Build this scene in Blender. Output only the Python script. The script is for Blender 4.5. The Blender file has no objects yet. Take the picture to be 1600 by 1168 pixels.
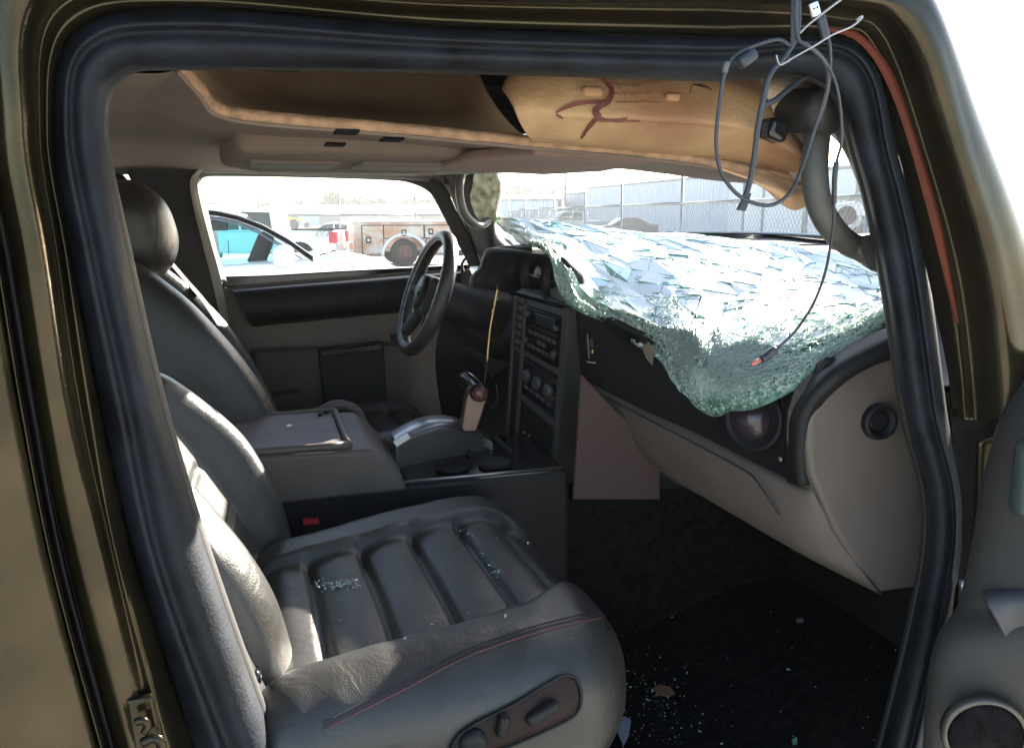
import bpy, bmesh, math, random
from mathutils import Vector as V, Matrix, noise
R = math.radians
random.seed(7)
S = bpy.context.scene
COL = S.collection
# ---------------------------------------------------------------- camera
F = 1300.0; YAW = R(17); PIT = math.atan(251 / 1300); CH = 1.7
cam_d = bpy.data.cameras.new('camera'); cam = bpy.data.objects.new('camera', cam_d); COL.objects.link(cam)
cam_d.sensor_width = 36; cam_d.lens = 36 * F / 1600
cam_d.clip_start = .02; cam_d.clip_end = 3000
cam.location = (0, 0, CH); cam.rotation_euler = (R(90) - PIT, 0, -YAW)
S.camera = cam
# ---------------------------------------------------------------- light
SUN_AZ, SUN_EL = R(51), R(22)          # azimuth from +Y towards +X
S.world = bpy.data.worlds.new('World'); S.world.use_nodes = True
nt = S.world.node_tree; bg = nt.nodes['Background']
sky = nt.nodes.new('ShaderNodeTexSky'); sky.sky_type = 'NISHITA'; sky.sun_disc = False
sky.sun_elevation = SUN_EL; sky.sun_rotation = SUN_AZ; sky.air_density = 1.0; sky.dust_density = 1.2; sky.altitude = 100
nt.links.new(sky.outputs[0], bg.inputs[0]); bg.inputs[1].default_value = .07
sl = bpy.data.lights.new('sun', 'SUN'); sl.energy = 5.0; sl.angle = R(.5); sl.color = (1, .93, .82)
so = bpy.data.objects.new('sun', sl); COL.objects.link(so)
sd = V((math.sin(SUN_AZ) * math.cos(SUN_EL), math.cos(SUN_AZ) * math.cos(SUN_EL), math.sin(SUN_EL)))
so.rotation_euler = sd.to_track_quat('Z', 'Y').to_euler()
S.view_settings.view_transform = 'Standard'; S.view_settings.look = 'None'
S.view_settings.exposure = 2.95; S.view_settings.gamma = 1; S.view_settings.use_curve_mapping = False
S.cycles.max_bounces = 8; S.cycles.transparent_max_bounces = 16
# ---------------------------------------------------------------- survey helpers: a photo pixel at a chosen real distance
_cy, _sy, _cp, _sp = math.cos(YAW), math.sin(YAW), math.cos(PIT), math.sin(PIT)
_f = V((_sy * _cp, _cy * _cp, -_sp)); _r = V((_cy, -_sy, 0)); _u = V((_sy * _sp, _cy * _sp, _cp))
def ray(u, v): return _f + _r * ((u - 800) / F) + _u * ((584 - v) / F)
def P(u, v, Y): d = ray(u, v); t = Y / d.y; return V((d.x * t, Y, CH + d.z * t))
def Pz(u, v, Z): d = ray(u, v); t = (Z - CH) / d.z; return V((d.x * t, d.y * t, Z))
def Px(u, v, X): d = ray(u, v); t = X / d.x; return V((X, d.y * t, CH + d.z * t))
def PP(l, Y=None): return [P(*q) if len(q) == 3 else P(q[0], q[1], Y) for q in l]
# ---------------------------------------------------------------- materials
MATS = {}
def mat(name, col, rough=.5, metal=0., bump=0., bscale=200., var=.15, vscale=6., coat=0., trans=0., emit=None, spec=.5, ior=1.5, kind='noise', alpha=1., col2=None, wr=0.):
    if name in MATS: return MATS[name]
    m = bpy.data.materials.new(name); m.use_nodes = True; t = m.node_tree; b = t.nodes['Principled BSDF']
    tc = t.nodes.new('ShaderNodeTexCoord')
    n = t.nodes.new('ShaderNodeTexNoise'); n.inputs['Scale'].default_value = vscale; n.inputs['Detail'].default_value = 6
    t.links.new(tc.outputs['Object'], n.inputs['Vector'])
    rp = t.nodes.new('ShaderNodeValToRGB')
    c2 = col2 if col2 else tuple(c * (1 + var) for c in col); c1 = tuple(c * (1 - var) for c in col) if not col2 else col
    rp.color_ramp.elements[0].position = .35; rp.color_ramp.elements[1].position = .65
    rp.color_ramp.elements[0].color = (*c1, 1); rp.color_ramp.elements[1].color = (*c2, 1)
    t.links.new(n.outputs['Fac'], rp.inputs['Fac']); t.links.new(rp.outputs['Color'], b.inputs['Base Color'])
    mr = t.nodes.new('ShaderNodeMapRange'); mr.inputs['To Min'].default_value = max(.02, rough - .08); mr.inputs['To Max'].default_value = min(1, rough + .08)
    t.links.new(n.outputs['Fac'], mr.inputs['Value']); t.links.new(mr.outputs[0], b.inputs['Roughness'])
    b.inputs['Metallic'].default_value = metal; b.inputs['Coat Weight'].default_value = coat; b.inputs['Coat Roughness'].default_value = .15
    b.inputs['Transmission Weight'].default_value = trans; b.inputs['IOR'].default_value = ior; b.inputs['Specular IOR Level'].default_value = spec
    b.inputs['Alpha'].default_value = alpha
    if emit: b.inputs['Emission Color'].default_value = (*emit[:3], 1); b.inputs['Emission Strength'].default_value = emit[3]
    if bump:
        if kind == 'leather':
            x = t.nodes.new('ShaderNodeTexVoronoi'); x.inputs['Scale'].default_value = bscale; src = x.outputs['Distance']
        else:
            x = t.nodes.new('ShaderNodeTexNoise'); x.inputs['Scale'].default_value = bscale; x.inputs['Detail'].default_value = 4; src = x.outputs['Fac']
        t.links.new(tc.outputs['Object'], x.inputs['Vector'])
        bp = t.nodes.new('ShaderNodeBump'); bp.inputs['Strength'].default_value = bump; bp.inputs['Distance'].default_value = .002
        t.links.new(src, bp.inputs['Height'])
        last = bp
        if wr:   # soft wrinkles
            y = t.nodes.new('ShaderNodeTexNoise'); y.inputs['Scale'].default_value = 22; y.inputs['Detail'].default_value = 7; y.inputs['Distortion'].default_value = 1.6
            t.links.new(tc.outputs['Object'], y.inputs['Vector'])
            b2 = t.nodes.new('ShaderNodeBump'); b2.inputs['Strength'].default_value = wr; b2.inputs['Distance'].default_value = .012
            t.links.new(y.outputs['Fac'], b2.inputs['Height']); t.links.new(bp.outputs[0], b2.inputs['Normal']); last = b2
        t.links.new(last.outputs[0], b.inputs['Normal'])
    MATS[name] = m; return m
paint = mat('olive_paint', (.038, .030, .015), .22, .75, .15, 240, .3, 11, coat=.15, spec=.4)
rubber = mat('blue_black_rubber', (.0065, .0085, .0125), .62, 0, .4, 260, .6, 18, spec=.24)
leather = mat('grey_leather', (.033, .0315, .0285), .30, 0, .25, 700, .10, 7, kind='leather', wr=.14)
leather_p = mat('grey_leather_pleat', (.04, .083, .080), .34, 0, .35, 420, .16, 7, kind='leather', wr=.45)
black = mat('black_plastic', (.009, .0088, .010), .55, 0, .3, 500, .25, 8, spec=.3)
blackg = mat('gloss_black', (.012, .012, .014), .15, 0, 0, 1, .2, 8)
dark = mat('charcoal_trim', (.018, .017, .016), .62, 0, .3, 500, .2, 8)
beige = mat('taupe_trim', (.130, .105, .088), .62, 0, .35, 600, .08, 5)
beige2 = mat('taupe_console', (.098, .080, .068), .5, 0, .35, 600, .12, 9)
brownp = mat('brown_card', (.075, .042, .037), .8, 0, 0, 1, .05, 3)
cloth = mat('headliner_cloth', (.155, .115, .088), .9, 0, .5, 900, .1, 5)
cloth_b = mat('headliner_back', (.27, .155, .09), .85, 0, .6, 120, .3, 7, col2=(.42, .30, .175))
fibre = mat('tan_fibre', (.36, .22, .13), .95, 0, 1., 700, .25, 60)
foam = mat('yellow_foam', (.27, .135, .068), .8, 0, .8, 160, .2, 7, col2=(.42, .28, .14))
stainm = mat('brown_stain', (.13, .035, .02), .6, 0, 0, 1, .3, 30)
carpet = mat('dark_carpet', (.007, .0065, .007), 1., 0, 1., 350, .6, 60, spec=.1)
chrome = mat('chrome', (.6, .6, .6), .15, 1)
silver = mat('brushed_silver', (.38, .37, .36), .3, .9, .1, 200)
brass = mat('aged_brass', (.55, .38, .16), .3, .9)
redm = mat('red_plastic', (.5, .02, .03), .4)
cablem = mat('cable_jacket', (.028, .032, .040), .45)
whitep = mat('white_plastic', (.7, .7, .7), .4)
stitch = mat('dark_thread', (.03, .022, .022), .8)
ballm = mat('smoked_vent', (.03, .022, .026), .2)
# ---------------------------------------------------------------- mesh helpers
def tag(o, label=None, cat=None, group=None, kind=None):
    if label: o['label'] = label
    if cat: o['category'] = cat
    if group: o['group'] = group
    if kind: o['kind'] = kind
    return o
def empty(name, loc, rz=0, **k):
    o = bpy.data.objects.new(name, None); COL.objects.link(o); o.location = loc; o.rotation_euler = (0, 0, rz)
    o.empty_display_size = .1; tag(o, **k); return o
def link(name, me, m, parent=None, smooth=True, bevel=0, solid=0, sub=0, off=0, seg=2):
    o = bpy.data.objects.new(name, me); COL.objects.link(o)
    if m:
        me.materials.clear()
        for q in (m if isinstance(m, (list, tuple)) else [m]): me.materials.append(q)
    if smooth:
        for p in me.polygons: p.use_smooth = True
    if parent:
        o.parent = parent
        mw = parent_mw(parent); o.matrix_parent_inverse = mw.inverted()
    if solid:
        s = o.modifiers.new('s', 'SOLIDIFY'); s.thickness = solid; s.offset = off
    if bevel:
        b = o.modifiers.new('b', 'BEVEL'); b.width = bevel; b.segments = seg; b.limit_method = 'ANGLE'; b.angle_limit = R(40)
        b.harden_normals = True if smooth else False
    if sub:
        s = o.modifiers.new('u', 'SUBSURF'); s.levels = sub; s.render_levels = sub
    return o
def parent_mw(p):
    m = p.matrix_parent_inverse @ p.matrix_basis if p.parent else p.matrix_basis.copy()
    return (parent_mw(p.parent) @ m) if p.parent else m
def mesh(name, vs, fs):
    me = bpy.data.meshes.new(name); me.from_pydata([tuple(v) for v in vs], [], fs); me.update(); return me
def obj(name, vs, fs, m, parent=None, **k): return link(name, mesh(name, vs, fs), m, parent, **k)
def cr(pts, n, closed=False):
    """Catmull-Rom through pts, n samples"""
    L = len(pts); out = []
    segs = L if closed else L - 1
    for i in range(n):
        t = i * segs / (n if closed else n - 1); k = min(int(t), segs - 1); f = t - k
        if closed: a, b, c, d = pts[(k - 1) % L], pts[k], pts[(k + 1) % L], pts[(k + 2) % L]
        else: a, b, c, d = pts[max(k - 1, 0)], pts[k], pts[k + 1], pts[min(k + 2, L - 1)]
        out.append(.5 * ((2 * b) + (c - a) * f + (2 * a - 5 * b + 4 * c - d) * f * f + (3 * b - a - 3 * c + d) * f ** 3))
    return out
def loft_grid(curves, n=40, m=None, closed=False, lin=False):
    cs = [cr(c, n, closed) for c in curves]
    if m is None or lin:
        if m is None: return cs
        out = []
        for k in range(m):
            t = k * (len(cs) - 1) / (m - 1); i = min(int(t), len(cs) - 2); f = t - i
            out.append([a.lerp(b, f) for a, b in zip(cs[i], cs[i + 1])])
        return out
    cols = [cr([c[i] for c in cs], m) for i in range(n)]
    return [[cols[i][j] for i in range(n)] for j in range(m)]
def grid_obj(name, g, mt, parent=None, closed=False, disp=None, **k):
    n = len(g[0]); vs = [p for row in g for p in row]; fs = []
    for j in range(len(g) - 1):
        for i in range(n if closed else n - 1):
            i2 = (i + 1) % n; fs.append((j * n + i, j * n + i2, (j + 1) * n + i2, (j + 1) * n + i))
    if disp: vs = [disp(v) for v in vs]
    return obj(name, vs, fs, mt, parent, **k)
def loft(name, curves, mt, parent=None, n=40, m=None, closed=False, lin=False, disp=None, **k):
    return grid_obj(name, loft_grid(curves, n, m, closed, lin), mt, parent, closed, disp, **k)
def prism(name, pts, vec, mt, parent=None, **k):
    """polygon extruded by a vector"""
    bm = bmesh.new(); a = [bm.verts.new(p) for p in pts]; f = bm.faces.new(a)
    r = bmesh.ops.extrude_face_region(bm, geom=[f])
    bmesh.ops.translate(bm, verts=[e for e in r['geom'] if isinstance(e, bmesh.types.BMVert)], vec=vec)
    bmesh.ops.recalc_face_normals(bm, faces=bm.faces)
    me = bpy.data.meshes.new(name); bm.to_mesh(me); bm.free()
    k.setdefault('bevel', .004); k.setdefault('smooth', False)
    return link(name, me, mt, parent, **k)
def panel(name, px, Y, mt, parent=None, depth=.02, n=0, **k):
    pts = PP(px, Y)
    if n: pts = cr(pts, n, True)
    return prism(name, pts, V((0, depth, 0)), mt, parent, **k)
def boxm(lo, hi):
    x0, y0, z0 = lo; x1, y1, z1 = hi
    return ([(x0, y0, z0), (x1, y0, z0), (x1, y1, z0), (x0, y1, z0), (x0, y0, z1), (x1, y0, z1), (x1, y1, z1), (x0, y1, z1)],
            [(3, 2, 1, 0), (4, 5, 6, 7), (0, 1, 5, 4), (1, 2, 6, 5), (2, 3, 7, 6), (3, 0, 4, 7)])
def box(name, lo, hi, mt, parent=None, **k):
    k.setdefault('smooth', False); v, f = boxm(lo, hi); return obj(name, v, f, mt, parent, **k)
def hexa(name, c8, mt, parent=None, **k):
    k.setdefault('smooth', False)
    return obj(name, c8, [(3, 2, 1, 0), (4, 5, 6, 7), (0, 1, 5, 4), (1, 2, 6, 5), (2, 3, 7, 6), (3, 0, 4, 7)], mt, parent, **k)
def frames(p):
    out = []; up = V((0, 0, 1))
    for i in range(len(p)):
        t = (p[min(i + 1, len(p) - 1)] - p[max(i - 1, 0)]).normalized()
        if i == 0:
            a = t.cross(up); a = t.cross(V((1, 0, 0))) if a.length < .1 else a; a.normalize()
        else:
            a = (a - t * a.dot(t)); a.normalize()
        out.append((a, t.cross(a)))
    return out
def tube_m(pts, r, seg=10, flat=1., closed=False):
    fr = frames(pts); vs = []; fs = []; n = len(pts)
    for i, p in enumerate(pts):
        rr = r[i] if isinstance(r, list) else r
        for k in range(seg):
            a = 2 * math.pi * k / seg; vs.append(p + fr[i][0] * math.cos(a) * rr + fr[i][1] * math.sin(a) * rr * flat)
    for i in range(n - 1 + (1 if closed else 0)):
        j = (i + 1) % n
        for k in range(seg):
            k2 = (k + 1) % seg; fs.append((i * seg + k, i * seg + k2, j * seg + k2, j * seg + k))
    if not closed: fs += [tuple(range(seg))[::-1], tuple((n - 1) * seg + k for k in range(seg))]
    return vs, fs
def tube(name, pts, r, mt, parent=None, n=40, seg=10, flat=1., **k):
    p = cr([V(q) for q in pts], n) if n else [V(q) for q in pts]
    v, f = tube_m(p, r, seg, flat); return obj(name, v, f, mt, parent, **k)
def lathe(name, prof, loc, axis, mt, parent=None, seg=40, **k):
    """prof: (radius, height along axis)"""
    q = V(axis).normalized().to_track_quat('Z', 'Y'); vs = []; fs = []
    for r, h in prof:
        for i in range(seg):
            a = 2 * math.pi * i / seg; vs.append(V(loc) + q @ V((r * math.cos(a), r * math.sin(a), h)))
    for j in range(len(prof) - 1):
        for i in range(seg):
            i2 = (i + 1) % seg; fs.append((j * seg + i, j * seg + i2, (j + 1) * seg + i2, (j + 1) * seg + i))
    fs += [tuple(range(seg))[::-1], tuple((len(prof) - 1) * seg + i for i in range(seg))]
    return obj(name, vs, fs, mt, parent, **k)
def rbox(name, dim, rad, res, mt, parent=None, fn=None, xf=None, **k):
    """rounded box; every vertex passes through fn(local point) then the matrix xf"""
    nx, ny, nz = res; hx, hy, hz = dim[0] / 2, dim[1] / 2, dim[2] / 2
    bm = bmesh.new(); cache = {}
    def vert(i, j, l):
        key = (i, j, l)
        if key not in cache:
            p = V(((i / nx * 2 - 1) * hx, (j / ny * 2 - 1) * hy, (l / nz * 2 - 1) * hz))
            rx, ry, rz = rad if isinstance(rad, tuple) else (rad,) * 3
            c = V((max(-hx + rx, min(hx - rx, p.x)), max(-hy + ry, min(hy - ry, p.y)), max(-hz + rz, min(hz - rz, p.z))))
            d = V(((p.x - c.x) / rx, (p.y - c.y) / ry, (p.z - c.z) / rz))
            mx = max(abs(d.x), abs(d.y), abs(d.z))
            if mx > 1e-6: d = d.normalized() * mx
            q = V((c.x + d.x * rx, c.y + d.y * ry, c.z + d.z * rz))
            if fn: q = fn(q)
            if xf: q = xf @ q
            cache[key] = bm.verts.new(q)
        return cache[key]
    for (a, b, c_, na, nb, nc) in ((0, 1, 2, nx, ny, nz), (1, 2, 0, ny, nz, nx), (2, 0, 1, nz, nx, ny)):
        for side in (0, nc):
            for i in range(na):
                for j in range(nb):
                    qs = []
                    for di, dj in ((0, 0), (1, 0), (1, 1), (0, 1)):
                        k3 = [0, 0, 0]; k3[a] = i + di; k3[b] = j + dj; k3[c_] = side; qs.append(vert(*k3))
                    if side == 0: qs.reverse()
                    bm.faces.new(qs)
    me = bpy.data.meshes.new(name); bm.to_mesh(me); bm.free()
    return link(name, me, mt, parent, **k)
def join(parts):
    vs, fs = [], []
    for v, f in parts:
        o = len(vs); vs += [tuple(q) for q in v]; fs += [tuple(i + o for i in t) for t in f]
    return vs, fs
def g1(x, s): return math.exp(-(x / s) ** 2)
def sstep(a, b, x):
    t = max(0, min(1, (x - a) / (b - a))); return t * t * (3 - 2 * t)
def copy_tree(o, parent=None, delta=None):
    c = o.copy(); COL.objects.link(c); c.parent = parent
    if delta is not None: c.matrix_basis = delta @ c.matrix_basis
    for ch in list(o.children): copy_tree(ch, c)
    return c
# ================================================================ the wrecked vehicle
from mathutils.bvhtree import BVHTree
suv = empty('wrecked_suv', (0, 1.8, 0), label='wrecked olive suv seen through its open passenger door, with torn headliner and grey leather seats', cat='suv')
def surf(o):
    bpy.context.view_layer.update()
    dg = bpy.context.evaluated_depsgraph_get(); e = o.evaluated_get(dg); me = e.to_mesh()
    mw = o.matrix_world.copy()
    t = BVHTree.FromPolygons([mw @ v.co for v in me.vertices], [tuple(p.vertices) for p in me.polygons]); e.to_mesh_clear(); return t
def hits(t, px, off=.002):
    """where the lines of sight of surveyed photo points meet a surface"""
    out = []
    for u, v in px:
        d = ray(u, v).normalized(); h = t.ray_cast(V((0, 0, CH)), d)
        if h[0] is not None:
            n = h[1]; n = -n if n.dot(d) > 0 else n
            out.append(h[0] + n * off)
    return out
# ---- body frame round the door opening -------------------------------------
FY = .88
def C(l, Y): return PP(l, Y)
inner = [(440,1230),(322,900),(245,640),(192,400),(156,200),(180,112),(300,101),(700,106),(1100,118),(1290,122),(1345,250),(1385,420),(1420,640),(1455,850),(1375,1230)]
mid   = [(400,1230),(270,900),(212,640),(158,400),(120,200),(146,82),(300,60),(700,80),(1100,92),(1322,92),(1378,250),(1416,420),(1448,640),(1484,850),(1398,1230)]
outer = [(325,1230),(215,880),(160,640),(113,400),(84,200),(122,50),(300,14),(700,45),(1100,57),(1345,72),(1405,250),(1446,420),(1476,640),(1502,850),(1440,1230)]
lip   = [(455,1230),(336,900),(256,640),(200,400),(162,205),(188,117),(300,105),(700,110),(1100,122),(1284,128),(1338,250),(1378,420),(1412,640),(1446,850),(1360,1230)]
loft('door_seal', [C(lip, FY+.06), C(inner, FY+.022), [P((u+2*a)/3, (v+2*b)/3, FY+.004) for (u,v),(a,b) in zip(inner, mid)], [P((3*u+a)/4, (3*v+b)/4, FY+.008) for (u,v),(a,b) in zip(mid, outer)], [P((u+a)/2, (v+b)/2, FY-.008) for (u,v),(a,b) in zip(mid, outer)], C(outer, FY+.012), C([(u+(-3 if u<700 else 3), v-3) for u, v in outer], FY+.03)], rubber, suv, n=220, m=28)
# pinch-weld trim just inside the seal
trim0 = [(u+(8 if u<700 else -8), v+(5 if 60<v<200 else 0)) for u, v in lip]
loft('door_frame_trim', [C(lip, FY+.058), C(trim0, FY+.075), C(trim0, FY+.16)], dark, suv, n=180, m=8)
# left pillar and roof rail outer panel: creases run round the opening
bl = lambda l: l[:9]
o1 = [(u-1, v-1) for u, v in bl(outer)]
j1 = [(286,1230),(188,880),(142,640),(104,400),(74,200),(108,34),(296,2),(700,32),(1130,44)]
j2 = [(262,1230),(178,880),(124,640),(88,400),(60,200),(88,14),(285,-22),(700,6),(1140,14)]
j3 = [(236,1230),(160,880),(108,640),(72,400),(40,200),(60,-10),(280,-50),(700,-4),(1150,-2)]
j4 = [(215,1230),(122,880),(74,640),(36,400),(4,200),(20,-60),(280,-100),(700,-40),(1160,-40)]
j5 = [(190,1230),(100,880),(52,640),(12,400),(-24,200),(-10,-100),(270,-150),(700,-90),(1160,-90)]
loft('door_aperture_panel', [C(o1, FY+.014), [P(u, v, FY-.012-(.028 if i==0 else .02 if i==1 else .006 if i==2 else 0)) for i, (u, v) in enumerate(j1)], [P(u, v, FY-.004-(.034 if i==0 else .026 if i==1 else .01 if i==2 else 0)) for i, (u, v) in enumerate(j2)], C(j3, FY-.045), C(j4, FY-.05), C(j5, FY-.02), C(j5, FY+.08)], paint, suv, n=150, m=70)
# rear door edge, seal and skin further left
r1 = [(205,1230),(112,900),(62,640),(22,400),(-16,200),(-30,-60)]
r2 = [(182,1230),(92,900),(40,640),(0,400),(-40,200),(-60,-60)]
r3 = [(150,1230),(66,900),(12,640),(-30,400),(-70,200),(-90,-60)]
r4 = [(-60,1230),(-140,900),(-200,640),(-240,400),(-280,200),(-300,-60)]
loft('rear_door_seal', [C(r1, FY+.0), C([(u-9, v) for u, v in r1], FY-.03), C(r2, FY-.012)], dark, suv, n=60, m=8)
loft('rear_door', [C(r2, FY+.05), C(r2, FY-.04), C([(u-6, v) for u, v in r2], FY-.062), C([(u-16, v) for u, v in r2], FY-.05), C(r3, FY-.07), C(r4, FY-.12)], paint, suv, n=70, m=46)
# striker and latch plate low on the pillar
pl = panel('striker_plate', [(196,1095),(238,1088),(262,1200),(215,1210)], FY-.05, paint, suv, .012, bevel=.003)
tube('striker_bolt', PP([(212,1128),(222,1124),(230,1132),(226,1144)], FY-.062), .004, paint, pl, n=16)
tube('striker_bolt', PP([(222,1160),(240,1152),(252,1160),(250,1180)], FY-.064), .005, paint, pl, n=16)
# inner B pillar cladding, in the lower left
bp = [(345,1230),(282,980),(238,800),(212,660)]
loft('pillar_cladding', [C([(470,1230),(385,1060),(290,810),(248,640),(205,420)], FY+.075), C([(500,1230),(425,1080),(300,830),(240,640),(196,420)], FY+.14), C([(470,1230),(400,1060),(270,810),(220,640),(180,420)], FY+.2)], black, suv, n=50, m=10)
tube('seat_belt_webbing', PP([(262,700),(290,790),(340,930),(384,1068)], FY+.068), .0045, mat('belt_webbing', (.16,.145,.12), .7, bump=.8, bscale=900), suv, n=40, flat=1.0)
# A pillar outer body
a0 = [(1100,56),(1290,62),(1346,74),(1406,250),(1447,420),(1477,560),(1490,650)]
a1 = [(1120,44),(1300,44),(1366,72),(1432,250),(1478,420),(1500,560),(1508,655)]
a2 = [(1130,14),(1310,26),(1384,60),(1452,250),(1498,420),(1518,560),(1524,655)]
a3 = [(1140,-2),(1320,4),(1420,50),(1490,250),(1540,420),(1562,560),(1570,655)]
a4 = [(1150,-40),(1330,-20),(1450,30),(1520,240),(1570,400),(1602,560),(1615,650)]
a5 = [(1150,-90),(1340,-70),(1452,-30),(1545,200),(1610,372),(1665,540),(1690,640)]
loft('front_pillar_panel', [C(a0, FY+.014), C(a1, FY-.012), C(a2, FY-.004), C(a3, FY-.045), C(a4, FY-.05), C(a5, FY-.02), C(a5, FY+.12)], paint, suv, n=110, m=60)
loft('crease_reflection', [C([(1290,50),(1335,62),(1375,110),(1412,200),(1452,340),(1493,505)], FY-.0125), C([(1292,46),(1340,56),(1384,108),(1422,200),(1463,340),(1496,505)], FY-.016), C([(1294,43),(1343,52),(1392,108),(1426,200),(1468,340),(1499,505)], FY-.0135)], mat('red_reflection', (.085,.018,.008), .55, spec=.15), suv, n=60, m=6)  # red reflected streak along the crease, painted on as a coloured strip
# hinge jamb below it
loft('hinge_jamb', [C([(1484,640),(1503,850),(1470,1010),(1430,1230)], FY+.012), C([(1530,640),(1535,850),(1500,1010),(1470,1230)], FY+.03), C([(1600,640),(1570,800),(1530,1010),(1500,1230)], FY+.0), C([(1720,640),(1700,850),(1690,1010),(1690,1230)], FY+.02)], carpet, suv, n=50, m=24)
loft('jamb_flange', [C([(1527,690),(1524,800),(1514,900)], FY-.002), C([(1560,680),(1556,800),(1538,900)], FY-.012)], paint, suv, n=20, m=4, solid=.008)
hg = rbox('door_hinge', (.026, .03, .075), .007, (6, 6, 8), paint, suv, xf=Matrix.Translation(P(1510, 952, FY-.02)))
tube('hinge_pin', [P(1506, 905, FY-.03), P(1503, 990, FY-.03)], .006, silver, hg, n=6)
# door sill
loft('door_sill', [C([(420,1250),(800,1250),(1100,1250),(1400,1215)], FY+.0), C([(420,1290),(800,1290),(1100,1290),(1400,1250)], FY-.06)], paint, suv, n=20, m=4)
# the rest of the shell: roof skin, floor, sides, rear
box('roof_skin', (-2.4, FY-.0, 1.925), (.60, 2.75, 1.94), paint, suv, bevel=.004)
prism('roof_skin_front', [V((.60, FY, 1.925)), V((.78, FY+.04, 1.905)), V((.74, 2.6, 1.905)), V((.60, 2.75, 1.925))], V((0, 0, .015)), paint, suv)
box('floor_pan', (-2.4, FY+.0, .62), (1.32, 2.75, .66), dark, suv)
box('near_side_panel', (-2.4, FY-.02, .45), (-.30, FY+.06, 1.35), dark, suv)
box('near_rear_pillar', (-2.4, FY-.0, 1.35), (-1.5, FY+.06, 1.93), dark, suv)
box('tail_panel', (-2.45, FY, .6), (-2.4, 2.75, 1.93), dark, suv)
box('rear_bulkhead', (-2.0, .98, .66), (-1.7, 2.62, 1.45), dark, suv)
box('firewall', (1.30, FY+.06, .60), (1.34, 2.7, 1.50), black, suv)
box('near_cowl_side', (1.02, FY+.10, .60), (1.32, FY+.13, 1.45), black, suv)
# carpet: near foot well with a relief of its own
def fl(p): return V((p.x, p.y, p.z + .012 * noise.noise(p * 7) + .10 * sstep(.75, 1.25, p.x)))
g = [[V((-.6 + 1.9 * i / 70, .93 + 1.75 * j / 50, .668)) for i in range(71)] for j in range(51)]
carp = grid_obj('carpet', g, carpet, suv, disp=fl)
# ---- roof lining ------------------------------------------------------------
E3 = [V((-1.3, 1.0, 1.84)), V((-.6, 1.0, 1.845)), P(170,108,1.0), P(281,103,1.02), P(311,142,1.06), P(337,171,1.09), P(412,187,1.10), P(600,203,1.12), P(900,232,1.12), P(1100,258,1.10), P(1185,280,1.08), P(1255,300,1.06)]
F3 = [V((-1.3, 2.6, 1.82)), V((-.6, 2.6, 1.82)), P(150,262,2.58), P(200,262,2.58), P(260,263,2.58), P(330,264,2.58), P(420,266,2.58), P(520,268,2.58), P(640,272,2.56), P(700,270,2.52), P(735,262,2.50), P(790,258,2.40)]
M1 = [a.lerp(b, .3) + V((0, 0, .012)) for a, b in zip(E3, F3)]
M2 = [a.lerp(b, .75) + V((0, 0, .02)) for a, b in zip(E3, F3)]
def hdisp(v): return v + V((0, 0, .010 * noise.noise(v * 3.1) + .0012 * noise.noise(v * 40)))
hl = loft('headliner', [E3, M1, M2, F3], cloth, suv, n=160, m=70, disp=hdisp)
# torn edge: thick tan fibre board with a fuzzy rim
Ec = cr([P(276,98,1.01), P(311,138,1.045), P(337,168,1.075), P(412,183,1.085), P(600,199,1.105), P(900,228,1.105), P(1000,238,1.10), P(1100,251,1.085), P(1185,272,1.065), P(1236,290,1.05), P(1262,296,1.05)], 240)
def edge_tube(pts, w, h, seed):
    vs, fs = tube_m(pts, 1., 12)
    out = []
    for i, v in enumerate(vs):
        c = pts[i // 12]; d = v - c; r = w * (1 + .22 * noise.noise(v * 60 + V((seed, 0, 0))))
        out.append(c + V((d.x * r, d.y * r * 1.4, d.z * r * h)))
    return out, fs
v_, f_ = edge_tube(Ec, .0078, 1., 1)
obj('torn_board_edge', v_, f_, fibre, hl)
v_, f_ = edge_tube([p + V((0, -.002, -.0085)) for p in Ec], .0028, 1., 5)
obj('cloth_hem', v_, f_, cloth, hl)
# back of the board, curling up towards the rail
T1 = [(276,98,1.01),(330,96,1.24),(420,98,1.34),(520,98,1.38),(640,99,1.38),(712,100,1.34),(742,100,1.26)]
T2 = [(283,108,1.03),(338,140,1.16),(420,150,1.26),(520,154,1.30),(640,158,1.30),(722,156,1.26),(762,146,1.20)]
T3 = [(300,130,1.04),(345,162,1.08),(420,180,1.12),(520,190,1.14),(640,199,1.14),(740,206,1.13),(806,204,1.12)]
T4 = [(311,141,1.05),(341,170,1.08),(420,185,1.09),(520,194,1.10),(640,203,1.105),(740,212,1.105),(850,224,1.105)]
loft('headliner_back', [PP(T1), PP(T2), PP(T3), PP(T4)], cloth_b, hl, n=90, m=26, solid=.004, disp=lambda v: v + V((0, .006 * noise.noise(v * 9), 0)))
# dark gap of rail metal between board and foam, and the rail above
loft('roof_rail_inner', [PP([(180,96),(500,90),(900,90),(1290,90)], FY+.17), PP([(180,98),(500,92),(900,92),(1290,92)], FY+.30), PP([(280,110),(500,120),(900,120),(1260,130)], FY+.62), PP([(280,150),(500,190),(900,215),(1220,250)], FY+.62)], dark, suv, n=50, m=14)
box('rail_slot', P(380,108,FY+.09), P(466,96,FY+.10), blackg, suv, bevel=.002)
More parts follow.
